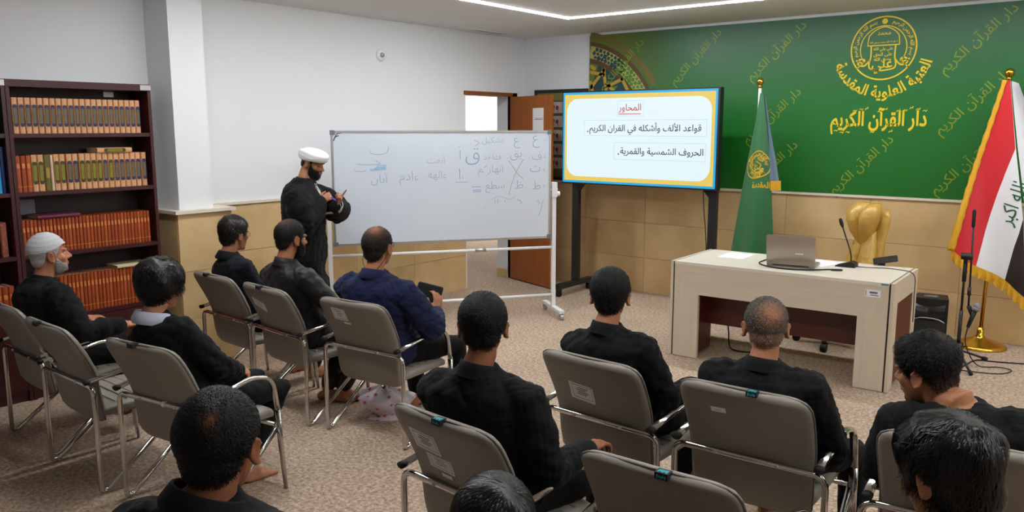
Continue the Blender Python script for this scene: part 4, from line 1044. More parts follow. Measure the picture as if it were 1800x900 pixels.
for i, (k, x, y, a, lab, blue) in enumerate(chair_specs):
    c = proto if i == 0 else copy_tree(proto)
    c.location = (x, y, 0); c.rotation_euler = (0, 0, R(a)); CH[k] = c
    tag(c, lab, 'chair', 'grey visitor chairs')
for k, x, b in (('C1',0.02,0),('C2',-0.02,0),('C3',0.0,0),('C4',-0.02,0),('C5',0.0,0),('C7',0.02,1),('C9',0.05,1),('C10',0.04,1)): top_tag(CH[k], x, b)
clear_m = mat('clear tape', srgb(222,220,218), 0.2, coat=0.5)
tp = MB()
def tapefn(u, v):
    X = -0.20+0.11*u; Z = 0.625-0.055*u+0.05*v
    return (X, back_point(X, Z)-0.004-0.012*abs(math.sin(u*9+v*4))-0.01*v*(1-v), Z)
part('tape_patch', tp.grid(tapefn, 12, 6), clear_m, CH['C2'])
sticker(CH['C5'], -0.09, 0.705, 0.13, 0.06, 2, -0.25, False)
sticker(CH['C6'], -0.09, 0.745, 0.105, 0.075, 3, -0.05)
sticker(CH['C6'], -0.055, 0.692, 0.05, 0.012, 0, -0.05)
sticker(CH['C7'], -0.10, 0.715, 0.13, 0.085, 4, -0.06); sticker(CH['C7'], -0.065, 0.632, 0.125, 0.06, 3, -0.06); sticker(CH['C7'], -0.05, 0.585, 0.05, 0.016, 1, -0.04, False)
sticker(CH['C8'], -0.06, 0.655, 0.125, 0.085, 4, -0.08)
sticker(CH['C9'], -0.09, 0.73, 0.06, 0.022, 1, 0.04, False)
part('tape_wrap', MB().tube([(0.03,0,0.535),(0.05,0,0.535)], 0.0145, 10), M['paper'], CH['C3'], True)

bag = MB(); rb = np.random.default_rng(3)
def bagfn(u, v):
    a = 2*PI*u; r = (0.16*math.sin(min(1.0, v*1.35)*PI*0.5+0.15) if v < 0.72 else 0.16*(1-(v-0.72)*3.0))*(1+0.10*math.sin(3*a+1)+0.06*math.sin(7*a+v*9))
    r = max(r, 0.012)
    if v < 0.02: r = 0.12
    return (r*1.1*math.cos(a), r*0.8*math.sin(a), 0.19*v+0.01*math.sin(5*a)*v)
bag.grid(bagfn, 40, 16)
def bag_mat():
    m = bpy.data.materials.new('white plastic bag with pink dots'); m.use_nodes = True; nt = m.node_tree; b = nt.nodes['Principled BSDF']
    b.inputs['Roughness'].default_value = 0.35
    tc = nt.nodes.new('ShaderNodeTexCoord'); vo = nt.nodes.new('ShaderNodeTexVoronoi'); vo.inputs['Scale'].default_value = 22
    nt.links.new(tc.outputs['Object'], vo.inputs[0]); r = nt.nodes.new('ShaderNodeValToRGB')
    r.color_ramp.elements[0].position = 0.22; r.color_ramp.elements[0].color = srgb(196,70,92); r.color_ramp.elements[1].position = 0.32; r.color_ramp.elements[1].color = srgb(214,204,212)
    nt.links.new(vo.outputs[0], r.inputs[0]); nt.links.new(r.outputs[0], b.inputs['Base Color']); return m
bg = single('plastic_bag', bag, bag_mat(), 'white plastic bag with pink dots on the carpet under the navy shirted man', 'bag', smooth=True); bg.location = (-3.64, 3.30, 0.001); bg.rotation_euler = (0, 0, 0.5)

# ------------------------------------------------------------------ people
def unit(v): v = np.asarray(v, float); return v/max(1e-9, np.linalg.norm(v))
def eul(yaw, pitch=0, roll=0):
    """degrees: yaw left positive, pitch down positive, roll to the right shoulder positive"""
    return np.array((Matrix.Rotation(R(yaw), 3, 'Z') @ Matrix.Rotation(R(-pitch), 3, 'X') @ Matrix.Rotation(R(roll), 3, 'Y')))
def remesh(mb, voxel, iters=4, factor=0.5):
    me = mb.mesh('tmp', [])
    o = bpy.data.objects.new('tmp', me); COL.objects.link(o)
    r = o.modifiers.new('r', 'REMESH'); r.mode = 'VOXEL'; r.voxel_size = voxel; r.adaptivity = 0.0
    if iters: sm_ = o.modifiers.new('s', 'SMOOTH'); sm_.iterations = iters; sm_.factor = factor
    dg = bpy.context.evaluated_depsgraph_get()
    out = bpy.data.meshes.new_from_object(o.evaluated_get(dg))
    bpy.data.objects.remove(o); bpy.data.meshes.remove(me)
    return out
def coords(me):
    a = np.empty(len(me.vertices)*3); me.vertices.foreach_get('co', a); return a.reshape(-1, 3)
def normals(me):
    a = np.empty(len(me.vertices)*3); me.vertices.foreach_get('normal', a); return a.reshape(-1, 3)
def set_coords(me, a):
    me.vertices.foreach_set('co', np.ascontiguousarray(a, dtype=np.float32).ravel()); me.update()
def finish(me, name, m, parent):
    me.name = name; me.materials.clear(); me.materials.append(m)
    me.polygons.foreach_set('use_smooth', [True]*len(me.polygons)); me.polygons.foreach_set('material_index', [0]*len(me.polygons))
    return link(name, me, parent)
def wrinkle(P, seed, amp, freq):
    g = np.random.default_rng(seed); out = np.zeros(len(P))
    for i in range(5):
        k = unit(g.normal(size=3))*freq*g.uniform(0.6, 1.5); q = unit(g.normal(size=3))*freq*0.45
        out += np.abs(np.sin(P@k+1.8*np.sin(P@q+g.uniform(0, 6))+g.uniform(0, 6)))**1.5-0.5
    return amp*out/2.2

# analytic head (centre at mid height, x right, y forward, z up)
HE = [((0,-0.012,0.028),(0.075,0.093,0.086)), ((0,0.026,-0.030),(0.062,0.063,0.085)), ((0,0.030,-0.072),(0.050,0.052,0.042)), ((0,-0.045,-0.02),(0.058,0.052,0.06))]
HO = np.array([0, -0.010, 0.0])
def head_r(D):
    """distance from HO to the outermost head ellipsoid along unit directions D"""
    best = np.full(len(D), 0.05)
    for c, r in HE:
        r = np.array(r); oc = (HO-np.array(c))/r; d = D/r
        a = (d*d).sum(1); b = (d*oc).sum(1); cc = (oc*oc).sum()-1
        disc = b*b-a*cc
        t = np.where(disc > 0, (-b+np.sqrt(np.maximum(disc, 0)))/a, 0)
        best = np.maximum(best, t)
    return best
def smoothstep(x, a, b): t = np.clip((x-a)/(b-a), 0, 1); return t*t*(3-2*t)

def head_geo(mb, T):
    """T maps head coordinates to person coordinates"""
    def E(c, r, rot=None):
        m = MB().ell(c, r, rot, 20, 14); mb.add([T(p) for p in m.v], m.f)
    def TB(p, r, fl=None):
        v, f = tube_geo(p, r, 8, fl, True); mb.add([T(q) for q in v], f)
    for c, r in HE: E(c, r)
    E((0,0.068,-0.098), (0.022,0.02,0.018))
    for s in (-1, 1):
        E((s*0.038,0.052,-0.026), (0.026,0.026,0.026))
        E((s*0.030,0.078,0.020), (0.026,0.014,0.009))
        E((s*0.0125,0.096,-0.034), (0.010,0.011,0.009))
        rot = Matrix.Rotation(R(s*-24), 3, 'Z') @ Matrix.Rotation(R(8), 3, 'X')
        E((s*0.080,-0.012,-0.006), (0.008,0.019,0.031), rot)
        TB([tuple(Vector((s*0.081,-0.012,-0.006))+rot @ Vector((s*0.006, 0.017*math.cos(a), 0.030*math.sin(a)))) for a in np.linspace(R(20), R(290), 10)], 0.0048)
        E((s*0.077,-0.002,-0.030), (0.007,0.009,0.010))
    TB([(0,0.082,0.014),(0,0.098,-0.012),(0,0.111,-0.030)], [0.009,0.0105,0.0125])
    E((0,0.083,-0.060), (0.024,0.013,0.0075)); E((0,0.082,-0.071), (0.021,0.013,0.008))

def hand_geo(mb, W, f, n, right, curl=0.4, spread=0.1, index_out=False, S=1.0):
    f = unit(f); n = unit(np.asarray(n)-f*np.dot(n, f)); s = np.cross(n, f)*(-1 if right else 1)
    rot = Matrix(np.stack([s, f, n], 1).tolist())
    W = np.asarray(W, float)
    m = MB().ell((0,0,0), (0.038*S,0.052*S,0.0145*S), rot, 16, 10); c = W+f*0.045*S; mb.add([tuple(np.array(p)+c) for p in m.v], m.f)
    mb.tube([tuple(W-f*0.03), tuple(W+f*0.03*S)], [0.025*S, 0.027*S], 10, round_caps=True)
    for k, (off, L) in enumerate(((0.029,0.070),(0.0095,0.078),(-0.0105,0.071),(-0.029,0.056))):
        p = W+f*0.080*S+s*off*S; d = unit(f+s*spread*(off/0.03)); pts = [p-d*0.02, p]; a = 0
        cu = (0.0 if (index_out and k == 0) else curl)
        for j, (fr, bend) in enumerate(((0.45,40),(0.31,60),(0.24,40))):
            a += R(bend*cu*2)
            p = p+(d*math.cos(a)+n*math.sin(a))*L*fr*S; pts.append(p)
        mb.tube([tuple(q) for q in pts], [0.0090*S,0.0092*S,0.0084*S,0.0076*S,0.0066*S], 8, round_caps=True)
    p = W+f*0.022*S+s*0.026*S; d = unit(f*0.62+s*0.62+n*0.45)
    q = p+d*0.042*S; q2 = q+unit(f*0.9+s*0.2+n*0.35)*0.034*S
    mb.tube([tuple(p), tuple(q), tuple(q2)], [0.0125*S,0.0105*S,0.0085*S], 8, round_caps=True)
def foot_geo(mb, A, f, S=1.0):
    """A ankle, f heading on the floor"""
    f = unit([f[0], f[1], 0]); A = np.asarray(A, float); z = np.array([0,0,1.0]); s = np.cross(f, z)
    fl_ = A*np.array([1,1,0])
    P = lambda u, v, w: tuple(fl_+f*u*S+s*v*S+z*w)
    mb.tube([P(-0.045,0,0.030), P(-0.01,0,0.045)], [0.030,0.036], 12, round_caps=True)
    mb.tube([tuple(A), P(-0.005,0,0.05), P(0.06,0,0.042), P(0.13,0,0.024)], [0.036,0.038,0.034,0.024], 12, round_caps=True)
    mb.tube([P(0.02,-0.012,0.026), P(0.12,-0.016,0.022)], [0.024,0.026], 10, round_caps=True); mb.tube([P(0.02,0.012,0.024), P(0.13,0.018,0.022)], [0.024,0.026], 10, round_caps=True)
    for k, (v, L, r) in enumerate(((0.030,0.185,0.014),(0.012,0.188,0.0095),(-0.003,0.18,0.009),(-0.018,0.168,0.0085),(-0.031,0.152,0.0085))):
        mb.tube([P(0.11,v*0.9,0.02), P(L,v,0.012)], [r*1.1, r], 8, round_caps=True)

def ik(a, b, l1, l2, pole):
    a = np.asarray(a, float); b = np.asarray(b, float); d = b-a; L = np.linalg.norm(d)
    if L > (l1+l2)*0.995: b = a+d/L*(l1+l2)*0.995; d = b-a; L = np.linalg.norm(d)
    x = (l1*l1-l2*l2+L*L)/(2*L); h = math.sqrt(max(0, l1*l1-x*x)); u = d/L
    p = np.asarray(pole, float)-u*np.dot(pole, u)
    return a+u*x+unit(p)*h, b

SKIN = {}
def skin(col, name):
    if name not in SKIN:
        m = mat(name, srgb(*col), 0.5, spec=0.35, noise=(30, srgb(*[int(c*0.9) for c in col]), 0.7), bump=(240, 0.05))
        b = m.node_tree.nodes['Principled BSDF']
        b.inputs['Subsurface Weight'].default_value = 0.12; b.inputs['Subsurface Radius'].default_value = (0.012, 0.005, 0.003); b.inputs['Subsurface Scale'].default_value = 0.6
        SKIN[name] = m
    return SKIN[name]
def cloth(name, col, rough=0.8, sh=0.03, sp=0.16):
    return mat(name, srgb(*col), rough, spec=sp, bump=(420, 0.12), sheen=sh, noise=(7, srgb(*[int(c*0.82) for c in col]), 0.7))
BLACKS = [cloth('black cotton shirt', (11,11,13)), cloth('black shirt cloth', (13,13,15)), cloth('soft black knit', (9,9,10)), cloth('black twill', (10,10,11))]
NAVY = cloth('navy shirt cloth', (28,34,66), 0.8); DNAVY = cloth('blue black shirt cloth', (15,15,24), 0.7); SHINY = cloth('shiny black cloth', (12,12,13), 0.5, 0.05, 0.35)
PANTS = cloth('black trousers', (11,11,13)); WHITEC = cloth('white shirt collar', (196,200,216), 0.8)
def hair_mat(name, col, col2=None, rough=0.42):
    m = mat(name, srgb(*col), rough, spec=0.45, noise=(160, srgb(*(col2 or [min(255, int(c*1.5)+3) for c in col])), 0.5, 2))
    return m
def hair_col_mat(name):
    """colour comes from the strand colour attribute (grey strands, thin crown showing skin)"""
    m = bpy.data.materials.new(name); m.use_nodes = True; nt = m.node_tree; b = nt.nodes['Principled BSDF']
    b.inputs['Roughness'].default_value = 0.5; b.inputs['Specular IOR Level'].default_value = 0.2
    tc = nt.nodes.new('ShaderNodeTexCoord'); nz = nt.nodes.new('ShaderNodeTexNoise'); nz.inputs['Scale'].default_value = 260; nz.inputs['Detail'].default_value = 3
    nt.links.new(tc.outputs['Object'], nz.inputs[0]); bp = nt.nodes.new('ShaderNodeBump'); bp.inputs['Strength'].default_value = 0.9; bp.inputs['Distance'].default_value = 0.004
    nt.links.new(nz.outputs[0], bp.inputs['Height']); nt.links.new(bp.outputs[0], b.inputs['Normal'])
    a = nt.nodes.new('ShaderNodeVertexColor'); a.layer_name = 'strand_colour'; nt.links.new(a.outputs['Color'], b.inputs['Base Color'])
    return m
HAIR = hair_col_mat('hair')
HAIR_LONG = hair_col_mat('glossy hair')
_b = HAIR_LONG.node_tree.nodes['Principled BSDF']; _b.inputs['Roughness'].default_value = 0.38; _b.inputs['Specular IOR Level'].default_value = 0.32
for _l in list(_b.inputs['Normal'].links): HAIR_LONG.node_tree.links.remove(_l)

HL_SHORT = [(0,0.070),(25,0.066),(42,0.058),(55,0.030),(66,0.010),(76,-0.020),(86,0.020),(100,0.030),(112,0.018),(124,-0.022),(140,-0.052),(160,-0.066),(180,-0.070)]
def hair_geo(T, style, seed):
    g = np.random.default_rng(seed)
    hl = style.get('hairline', HL_SHORT); ha = np.array([h[0] for h in hl]); hz = np.array([h[1] for h in hl])
    top, side, nape = style.get('top', 0.016), style.get('side', 0.006), style.get('nape', style.get('side', 0.006))
    lump, lf = style.get('lump', 0.003), style.get('lumpf', 60)
    kk = [(unit(g.normal(size=3))*lf*g.uniform(0.6, 1.5), g.uniform(0, 6)) for _ in range(6)]
    def surf(D):
        r = head_r(D); p = HO+D*r[:, None]
        az = np.degrees(np.arctan2(np.abs(p[:,0]), p[:,1])); zh = np.interp(az, ha, hz)
        mask = smoothstep(p[:,2]-zh, -0.004, style.get('fade', 0.012))
        up = smoothstep(p[:,2], style.get('fade0', 0.0), style.get('fade1', 0.075))
        back = smoothstep(-p[:,1], 0.0, 0.07)
        low = (1-smoothstep(p[:,2], -0.06, 0.03))*back
        t = side*(1-up)+top*up; t = t*(1-low)+nape*low
        front = style.get('front', 0)*smoothstep(p[:,1], 0.02, 0.07)*up
        n = sum(np.sin(p@k+ph+1.5*np.sin(p@k[[1,2,0]]*0.7)) for k, ph in kk)/6
        return r, (t+front)*(1+0.0*n)+lump*n*np.clip(t/0.012, 0.2, 1.6), mask, p
    nu, nv = style.get('res', (72, 48))
    mb = MB(); vs = []
    for j in range(nv+1):
        th = PI*j/nv
        for i in range(nu): ph = 2*PI*i/nu; vs.append((math.sin(th)*math.cos(ph), math.sin(th)*math.sin(ph), math.cos(th)))
    D = np.array(vs); r, t, m, p = surf(D)
    rr = np.where(m > 0.02, r-0.004+(t+0.004)*m, r-0.012)
    P = HO+D*rr[:, None]
    fs = []
    for j in range(nv):
        for i in range(nu):
            q = (j*nu+i, (j+1)*nu+i, (j+1)*nu+(i+1) % nu, j*nu+(i+1) % nu)
            if max(m[list(q)]) > 0.02: fs.append(q)
    base = np.array(srgb(*style.get('col', (20,18,17)))[:3]); base2 = np.array(srgb(*style.get('col2', style.get('col', (20,18,17))))[:3]); skinc = np.array(srgb(*style.get('skin', (150,100,70)))[:3])
    def colour(p, m):
        f = g.random(len(p))[:, None]; c = base*(1-f)+base2*f
        bald = style.get('bald')
        k = np.zeros(len(p))
        if bald: k = np.exp(-((p-np.array(bald[:3]))**2).sum(1)/bald[3]**2)*bald[4]
        sf = style.get('fadeskin', 0)
        if sf: k = np.maximum(k, sf*(1-smoothstep(p[:,2], style.get('fs0', -0.06), style.get('fs1', 0.02)))*np.where(p[:,1] < 0.05, 1, 0.4))
        k = np.clip(k, 0, 1)[:, None]*(0.75+0.25*g.random((len(p), 1)))
        return c*(1-k)+skinc*k
    cols = list(colour(HO+D*r[:, None], m))
    mb.add([T(q) for q in P], fs)
    # strands
    N = style.get('n', 1500); Lh = style.get('len', 0.03); segs = 4; wd = style.get('w', 0.0016)
    d = g.normal(size=(N*3, 3)); d /= np.linalg.norm(d, axis=1)[:, None]; d[:, 2] = np.abs(d[:, 2])*np.where(g.random(len(d)) < 0.72, 1, -1)
    r, t, m, p = surf(d); ok = (m > 0.35)
    if style.get('bald'): ok &= g.random(len(d)) > 0.9*np.exp(-((p-np.array(style['bald'][:3]))**2).sum(1)/style['bald'][3]**2)*style['bald'][4]
    d = d[ok][:N]; r, t, m, p = surf(d); N = len(d)
    whorl = np.array(style.get('whorl', (0.012,-0.07,0.095))); pt = HO+d*(r+t*0.5)[:, None]
    flow = pt-whorl; flow[:, 2] -= style.get('droop', 0.03)
    flow += np.array(style.get('comb', (0,0.0,0)))[None]*smoothstep(pt[:,2], 0.0, 0.08)[:, None]
    flow /= np.linalg.norm(flow, axis=1)[:, None]
    flow += g.normal(size=(N, 3))*style.get('mess', 0.35)
    Ls = Lh*g.uniform(0.6, 1.25, N)*np.where(pt[:,2] < 0.0, style.get('lowlen', 0.6), 1.0); lift = style.get('lift', 0.004)*g.uniform(0.2, 1.5, N)
    curl = style.get('curl', 0.0); ph0 = g.uniform(0, 6, N)
    ctrl = []; cur = pt.copy(); hgt = t*0.75
    for sgi in range(segs+1):
        ctrl.append(cur.copy())
        dd = cur-HO; dn = dd/np.linalg.norm(dd, axis=1)[:, None]
        fl_ = flow-dn*(flow*dn).sum(1)[:, None]; fl_ /= np.maximum(1e-6, np.linalg.norm(fl_, axis=1))[:, None]
        sd = np.cross(dn, fl_)
        cur = cur+fl_*(Ls/segs)[:, None]+sd*(curl*np.sin(ph0+sgi*1.7))[:, None]
        dd = cur-HO; dn = dd/np.linalg.norm(dd, axis=1)[:, None]; rb_, tb2, mb_, _ = surf(dn)
        x = (sgi+1)/segs
        cur = HO+dn*(np.maximum(rb_+tb2*0.9, rb_+0.003)+lift*math.sin(PI*0.75*x))[:, None]
    ctrl = np.array(ctrl)
    v = []; f = []; k0 = len(mb.v); sc = colour(pt, m)
    for i in range(N):
        c = ctrl[:, i]; tdir = unit(c[-1]-c[0]); nd = unit(c[1]-HO); sdv = unit(np.cross(tdir, nd))
        b0 = len(v)
        for j in range(segs):
            w = wd*(0.8 if j == 0 else 1.0-0.6*j/segs)
            v.append(c[j]+sdv*w); v.append(c[j]-sdv*w)
        v.append(c[segs])
        for j in range(segs-1): f.append((b0+2*j, b0+2*j+1, b0+2*j+3, b0+2*j+2))
        f.append((b0+2*segs-2, b0+2*segs-1, b0+2*segs))
        cols.extend([sc[i]]*(2*segs+1))
    mb.add([T(q) for q in v], f)
    me = mb.mesh('hair', HAIR_LONG if style.get('gloss') else HAIR, True, fix=False)
    ca = me.color_attributes.new('strand_colour', 'FLOAT_COLOR', 'POINT')
    ca.data.foreach_set('color', np.concatenate([np.array(cols), np.ones((len(cols), 1))], 1).astype(np.float32).ravel())
    return me

def beard_geo(T, style, seed):
    st = dict(col=style['col'], col2=style.get('col2', style['col']), n=style.get('n', 900), len=style.get('len', 0.016), w=0.0014)
    g = np.random.default_rng(seed)
    def surf(D):
        r = head_r(D); p = HO+D*r[:, None]
        az = np.degrees(np.arctan2(np.abs(p[:,0]), p[:,1]))
        zt = np.interp(az, [0,14,20,34,55,72,80], [-0.048,-0.048,-0.044,-0.042,-0.030,0.0,-0.02])
        zt = zt-style.get('low', 0.0); m = smoothstep(zt-p[:,2], -0.002, 0.008)*smoothstep(86-az, 0, 10)
        lip = np.exp(-((p[:,0]/0.024)**4+((p[:,2]+0.062)/0.010)**4)); m = m*(1-np.clip(lip*1.4, 0, 1))
        return r, style.get('t', 0.010)*(0.5+0.9*smoothstep(-p[:,2], 0.05, 0.11))+0.004, m, p
    nu, nv = 90, 60; mb = MB(); vs = []
    for j in range(nv+1):
        th = PI*j/nv
        for i in range(nu): ph = 2*PI*i/nu; vs.append((math.sin(th)*math.cos(ph), math.sin(th)*math.sin(ph), math.cos(th)))
    D = np.array(vs); r, t, m, p = surf(D); rr = np.where(m > 0.03, r+(t)*m, r-0.012); P = HO+D*rr[:, None]; fs = []
    for j in range(nv):
        for i in range(nu):
            q = (j*nu+i, (j+1)*nu+i, (j+1)*nu+(i+1) % nu, j*nu+(i+1) % nu)
            if max(m[list(q)]) > 0.03: fs.append(q)
    mb.add([T(q) for q in P], fs)
    b1, b2 = np.array(srgb(*style['col'])[:3]), np.array(srgb(*style.get('col2', style['col']))[:3])
    cols = [b1*(1-x)+b2*x for x in g.random(len(P))]
    d = g.normal(size=(st['n']*12, 3)); d /= np.linalg.norm(d, axis=1)[:, None]; r, t, m, p = surf(d); ok = m > 0.4; d = d[ok][:st['n']]; r, t, m, p = surf(d)
    v = []; f = []
    for i in range(len(d)):
        a = HO+d[i]*(r[i]+t[i]*0.8); dn = d[i]; fl_ = unit(np.array([0,0.15,-1.0])+g.normal(size=3)*0.3+dn*0.35); L = st['len']*g.uniform(0.5, 1.3)
        sdv = unit(np.cross(fl_, dn)); b0 = len(v); v += [a+sdv*0.0013, a-sdv*0.0013, a+fl_*L]; f.append((b0, b0+1, b0+2)); x = g.random(); cols.extend([b1*(1-x)+b2*x]*3)
    mb.add([T(q) for q in v], f)
    me = mb.mesh('beard', HAIR, True, fix=False)
    ca = me.color_attributes.new('strand_colour', 'FLOAT_COLOR', 'POINT')
    ca.data.foreach_set('color', np.concatenate([np.array(cols), np.ones((len(cols), 1))], 1).astype(np.float32).ravel())
    return me

EYEW = mat('eye white', srgb(214,208,200), 0.25); IRIS = mat('dark iris', srgb(38,24,16), 0.2); LIP = mat('lips', srgb(146,88,74), 0.5)

def person(label, loc, rz, sp, seed=1, group=None):
    t = thing('person', label, 'person', loc, R(rz), group)
    S = sp.get('S', 0.97); W = sp.get('W', 1.0); B = sp.get('B', 1.0)
    head = np.array(sp['head'], float); pel = np.array(sp.get('pel', (0, 0.195, 0.51)), float)
    Rh = eul(*sp.get('look', (0, 0, 0))); Hs = sp.get('hs', 0.97)
    T = lambda q: tuple(Rh @ (np.asarray(q, float)*Hs)+head)
    Rn = eul(sp.get('look', (0,))[0]*0.5, (list(sp.get('look', (0,0,0)))+[0,0])[1]*0.4)
    nb = head+Rn @ np.array([0, -0.050, -0.150])*S+np.array(sp.get('nbo', (0,0,0)))
    ctl = (pel+nb)/2+np.array(sp.get('bow', (0, -0.012, 0)))
    bez = lambda u: pel*(1-u)**2+ctl*2*u*(1-u)+nb*u*u
    def frame(u):
        d = unit(2*(1-u)*(ctl-pel)+2*u*(nb-ctl)); tw = R(sp.get('twist', 0)*u+sp.get('hiptwist', 0)*(1-u))
        rv = np.array([math.cos(tw), math.sin(tw), sp.get('shrug', 0)*u]); rv = unit(rv-d*np.dot(rv, d)); return d, rv, np.cross(d, rv)
    def ring(u, a, b, fo=0.0, n=28, e=2.3, extra=0.0):
        c = bez(min(1.0, u)); d, rv, fv = frame(min(1.0, u)); c = c+fv*fo
        if u > 1: c = c+d*(u-1)*0.47
        return [tuple(c+rv*(a+extra)*math.copysign(abs(math.cos(x))**(2/e), math.cos(x))+fv*(b+extra)*math.copysign(abs(math.sin(x))**(2/e), math.sin(x))) for x in np.linspace(0, 2*PI, n, endpoint=False)]
    stand = sp.get('stand', False)
    TR = [(-0.16,0.150,0.110,0.0),(-0.06,0.178,0.128,0.0),(0.10,0.176,0.130,0.0),(0.28,0.160,0.118,0.0),(0.45,0.166,0.118,0.0),(0.62,0.182,0.120,0.0),(0.76,0.190,0.115,-0.004),(0.86,0.184,0.100,-0.010),(0.925,0.152,0.082,-0.014),(0.975,0.094,0.068,-0.008),(1.04,0.060,0.060,0.0)]
    def ringx(u, a, b, fo, ex=0.0):
        if u < 0:
            c = pel+frame(0)[0]*u*0.47; d, rv, fv = frame(0)
            return [tuple(c+rv*(a+ex)*math.copysign(abs(math.cos(x))**(2/2.3), math.cos(x))+fv*(b+ex)*math.copysign(abs(math.sin(x))**(2/2.3), math.sin(x))) for x in np.linspace(0, 2*PI, 28, endpoint=False)]
        return ring(u, a, b, fo, extra=ex)
    d, rv, fv = frame(0.80); shc = bez(0.80)
    sh = {s: shc+rv*s*0.168*W*S+d*0.012+fv*(-0.006) for s in (-1, 1)}
    arms = {}
    for s in (-1, 1):
        w = sp.get('rw' if s > 0 else 'lw', (s*0.10, 0.42, 0.60)); pole = sp.get('rp' if s > 0 else 'lp', (s*0.35, -0.6, -1.0))
        el, wr = ik(sh[s], w, 0.275*S, 0.245*S, pole); arms[s] = (sh[s], el, wr)
    legs = {}
    for s in (-1, 1):
        hip = pel+np.array([s*0.088, 0.01, -0.025]); a = sp.get('ra' if s > 0 else 'la', (s*0.11, 0.60, 0.085)); pole = sp.get('rk' if s > 0 else 'lk', (s*0.12, 0.5, 1.0))
        LS = sp.get('LS', S); kn, an = ik(hip, a, (0.35 if stand else 0.40)*LS, (0.35 if stand else 0.39)*LS, pole); legs[s] = (hip, kn, an)
    # ---- one continuous body
    b = MB()
    head_geo(b, T)
    b.tube([T((0,-0.028,-0.045)), T((0,-0.034,-0.085)), tuple(nb+d*0.02), tuple(nb-d*0.04)], [0.050,0.050,0.054,0.060], 16, round_caps=True)
    b.rings([ringx(u, a*W*0.86, bb*B*0.84, fo) for (u, a, bb, fo) in TR])
    for s in (-1, 1):
        a0, el, wr = arms[s]; bare = sp.get('bare_arms')
        k = 1.0 if bare else 0.9
        b.tube([tuple(a0), tuple(a0*0.5+el*0.5), tuple(el), tuple(el*0.6+wr*0.4), tuple(wr)], [0.050*k,0.046*k,0.038*k,0.037*k,0.026], 12, round_caps=True)
        hd_ = sp.get('rh' if s > 0 else 'lh', {})
        hand_geo(b, wr, hd_.get('f', unit(wr-el)), hd_.get('n', (0,0,-1)), s > 0, hd_.get('curl', 0.35), index_out=hd_.get('index', False), S=0.95)
        h, kn, an = legs[s]
        b.tube([tuple(h), tuple(h*0.5+kn*0.5), tuple(kn), tuple(kn*0.6+an*0.4), tuple(an)], [0.068,0.062,0.048,0.046,0.033], 12, round_caps=True)
        foot_geo(b, an, sp.get('rf' if s > 0 else 'lf', (s*0.15, 1)), 0.95)
    me = remesh(b, sp.get('vox', 0.0058), 3)
    P = coords(me); Nn = normals(me); Q = ((P-head) @ Rh)/Hs
    for s in (-1, 1):
        g_ = np.exp(-((Q-np.array([s*0.030,0.082,0.002]))**2/np.array([0.015,0.03,0.010])**2).sum(1)); P = P-(Rh @ np.array([0,1,0]))[None]*(0.007*g_)[:, None]
    g_ = np.exp(-((Q-np.array([0,0.09,-0.0655]))**2/np.array([0.020,0.03,0.0025])**2).sum(1)); P = P-(Rh @ np.array([0,1,0]))[None]*(0.004*g_)[:, None]
    set_coords(me, P)
    sk = sp['skin']; body = finish(me, 'body', sk, t)
    # ---- eyes, brows, lips
    for s in (-1, 1):
        ey = MB().ell((0,0,0), (0.0115,0.0115,0.0115), None, 14, 10); ey = MB().add([T(np.array(p)+np.array([s*0.030,0.0715,0.002])) for p in ey.v], ey.f)
        closed = sp.get('eyes') == 'closed'
        part('eyelid' if closed else 'eyeball', ey, sk if closed else EYEW, t, True)
        if not closed:
            ir = MB().ell((0,0,0), (0.0055,0.0025,0.0055), None, 12, 8); part('iris', MB().add([T(np.array(p)+np.array([s*0.030,0.0825,0.001])) for p in ir.v], ir.f), IRIS, t, True)
            lid_ = MB().ell((0,0,0), (0.0130,0.0125,0.0075), None, 14, 10); part('eyelid', MB().add([T(np.array(p)+np.array([s*0.030,0.0715,0.0095])) for p in lid_.v], lid_.f), sk, t, True)
        else:
            v, f = tube_geo([(s*0.020,0.0805,-0.004),(s*0.030,0.0835,-0.007),(s*0.041,0.078,-0.004)], 0.0014, 6); part('eyelash', MB().add([T(p) for p in v], f), IRIS, t, True)
        v, f = tube_geo([(s*0.014,0.0905,0.020),(s*0.030,0.0895,0.0255),(s*0.048,0.076,0.020)], [0.0030,0.0036,0.0022], 8, (1.0, 0.8)); part('eyebrow', MB().add([T(p) for p in v], f), sp.get('browm', IRIS), t, True)
    lp = MB().ell((0,0.0905,-0.0605), (0.019,0.006,0.0045)).ell((0,0.0895,-0.0695), (0.017,0.006,0.0048)); part('lips', MB().add([T(p) for p in lp.v], lp.f), sp.get('lipm', LIP), t, True)
    # ---- clothes
    ro = sp.get('robe')
    c = MB()
    if ro:
        zs = [(pel[2]-0.78,0.25,0.21),(pel[2]-0.60,0.235,0.195),(pel[2]-0.40,0.22,0.178),(pel[2]-0.2,0.205,0.162)]
        rr = [[(pel[0]+a*math.cos(x)*(1+0.03*math.sin(9*x)), pel[1]+bb*math.sin(x)*(1+0.03*math.sin(9*x)), max(0.015, z)) for x in np.linspace(0, 2*PI, 28, endpoint=False)] for (z, a, bb) in zs]
        c.rings(rr+[ringx(u, a*W*1.05, bb*B*1.08, fo, 0.008) for (u, a, bb, fo) in TR[1:]])
    else:
        c.rings([ringx(u, a*W, bb*B, fo, 0.006) for (u, a, bb, fo) in TR])
    sl = sp.get('sleeve', 1.0); wide = sp.get('wide', 1.0)
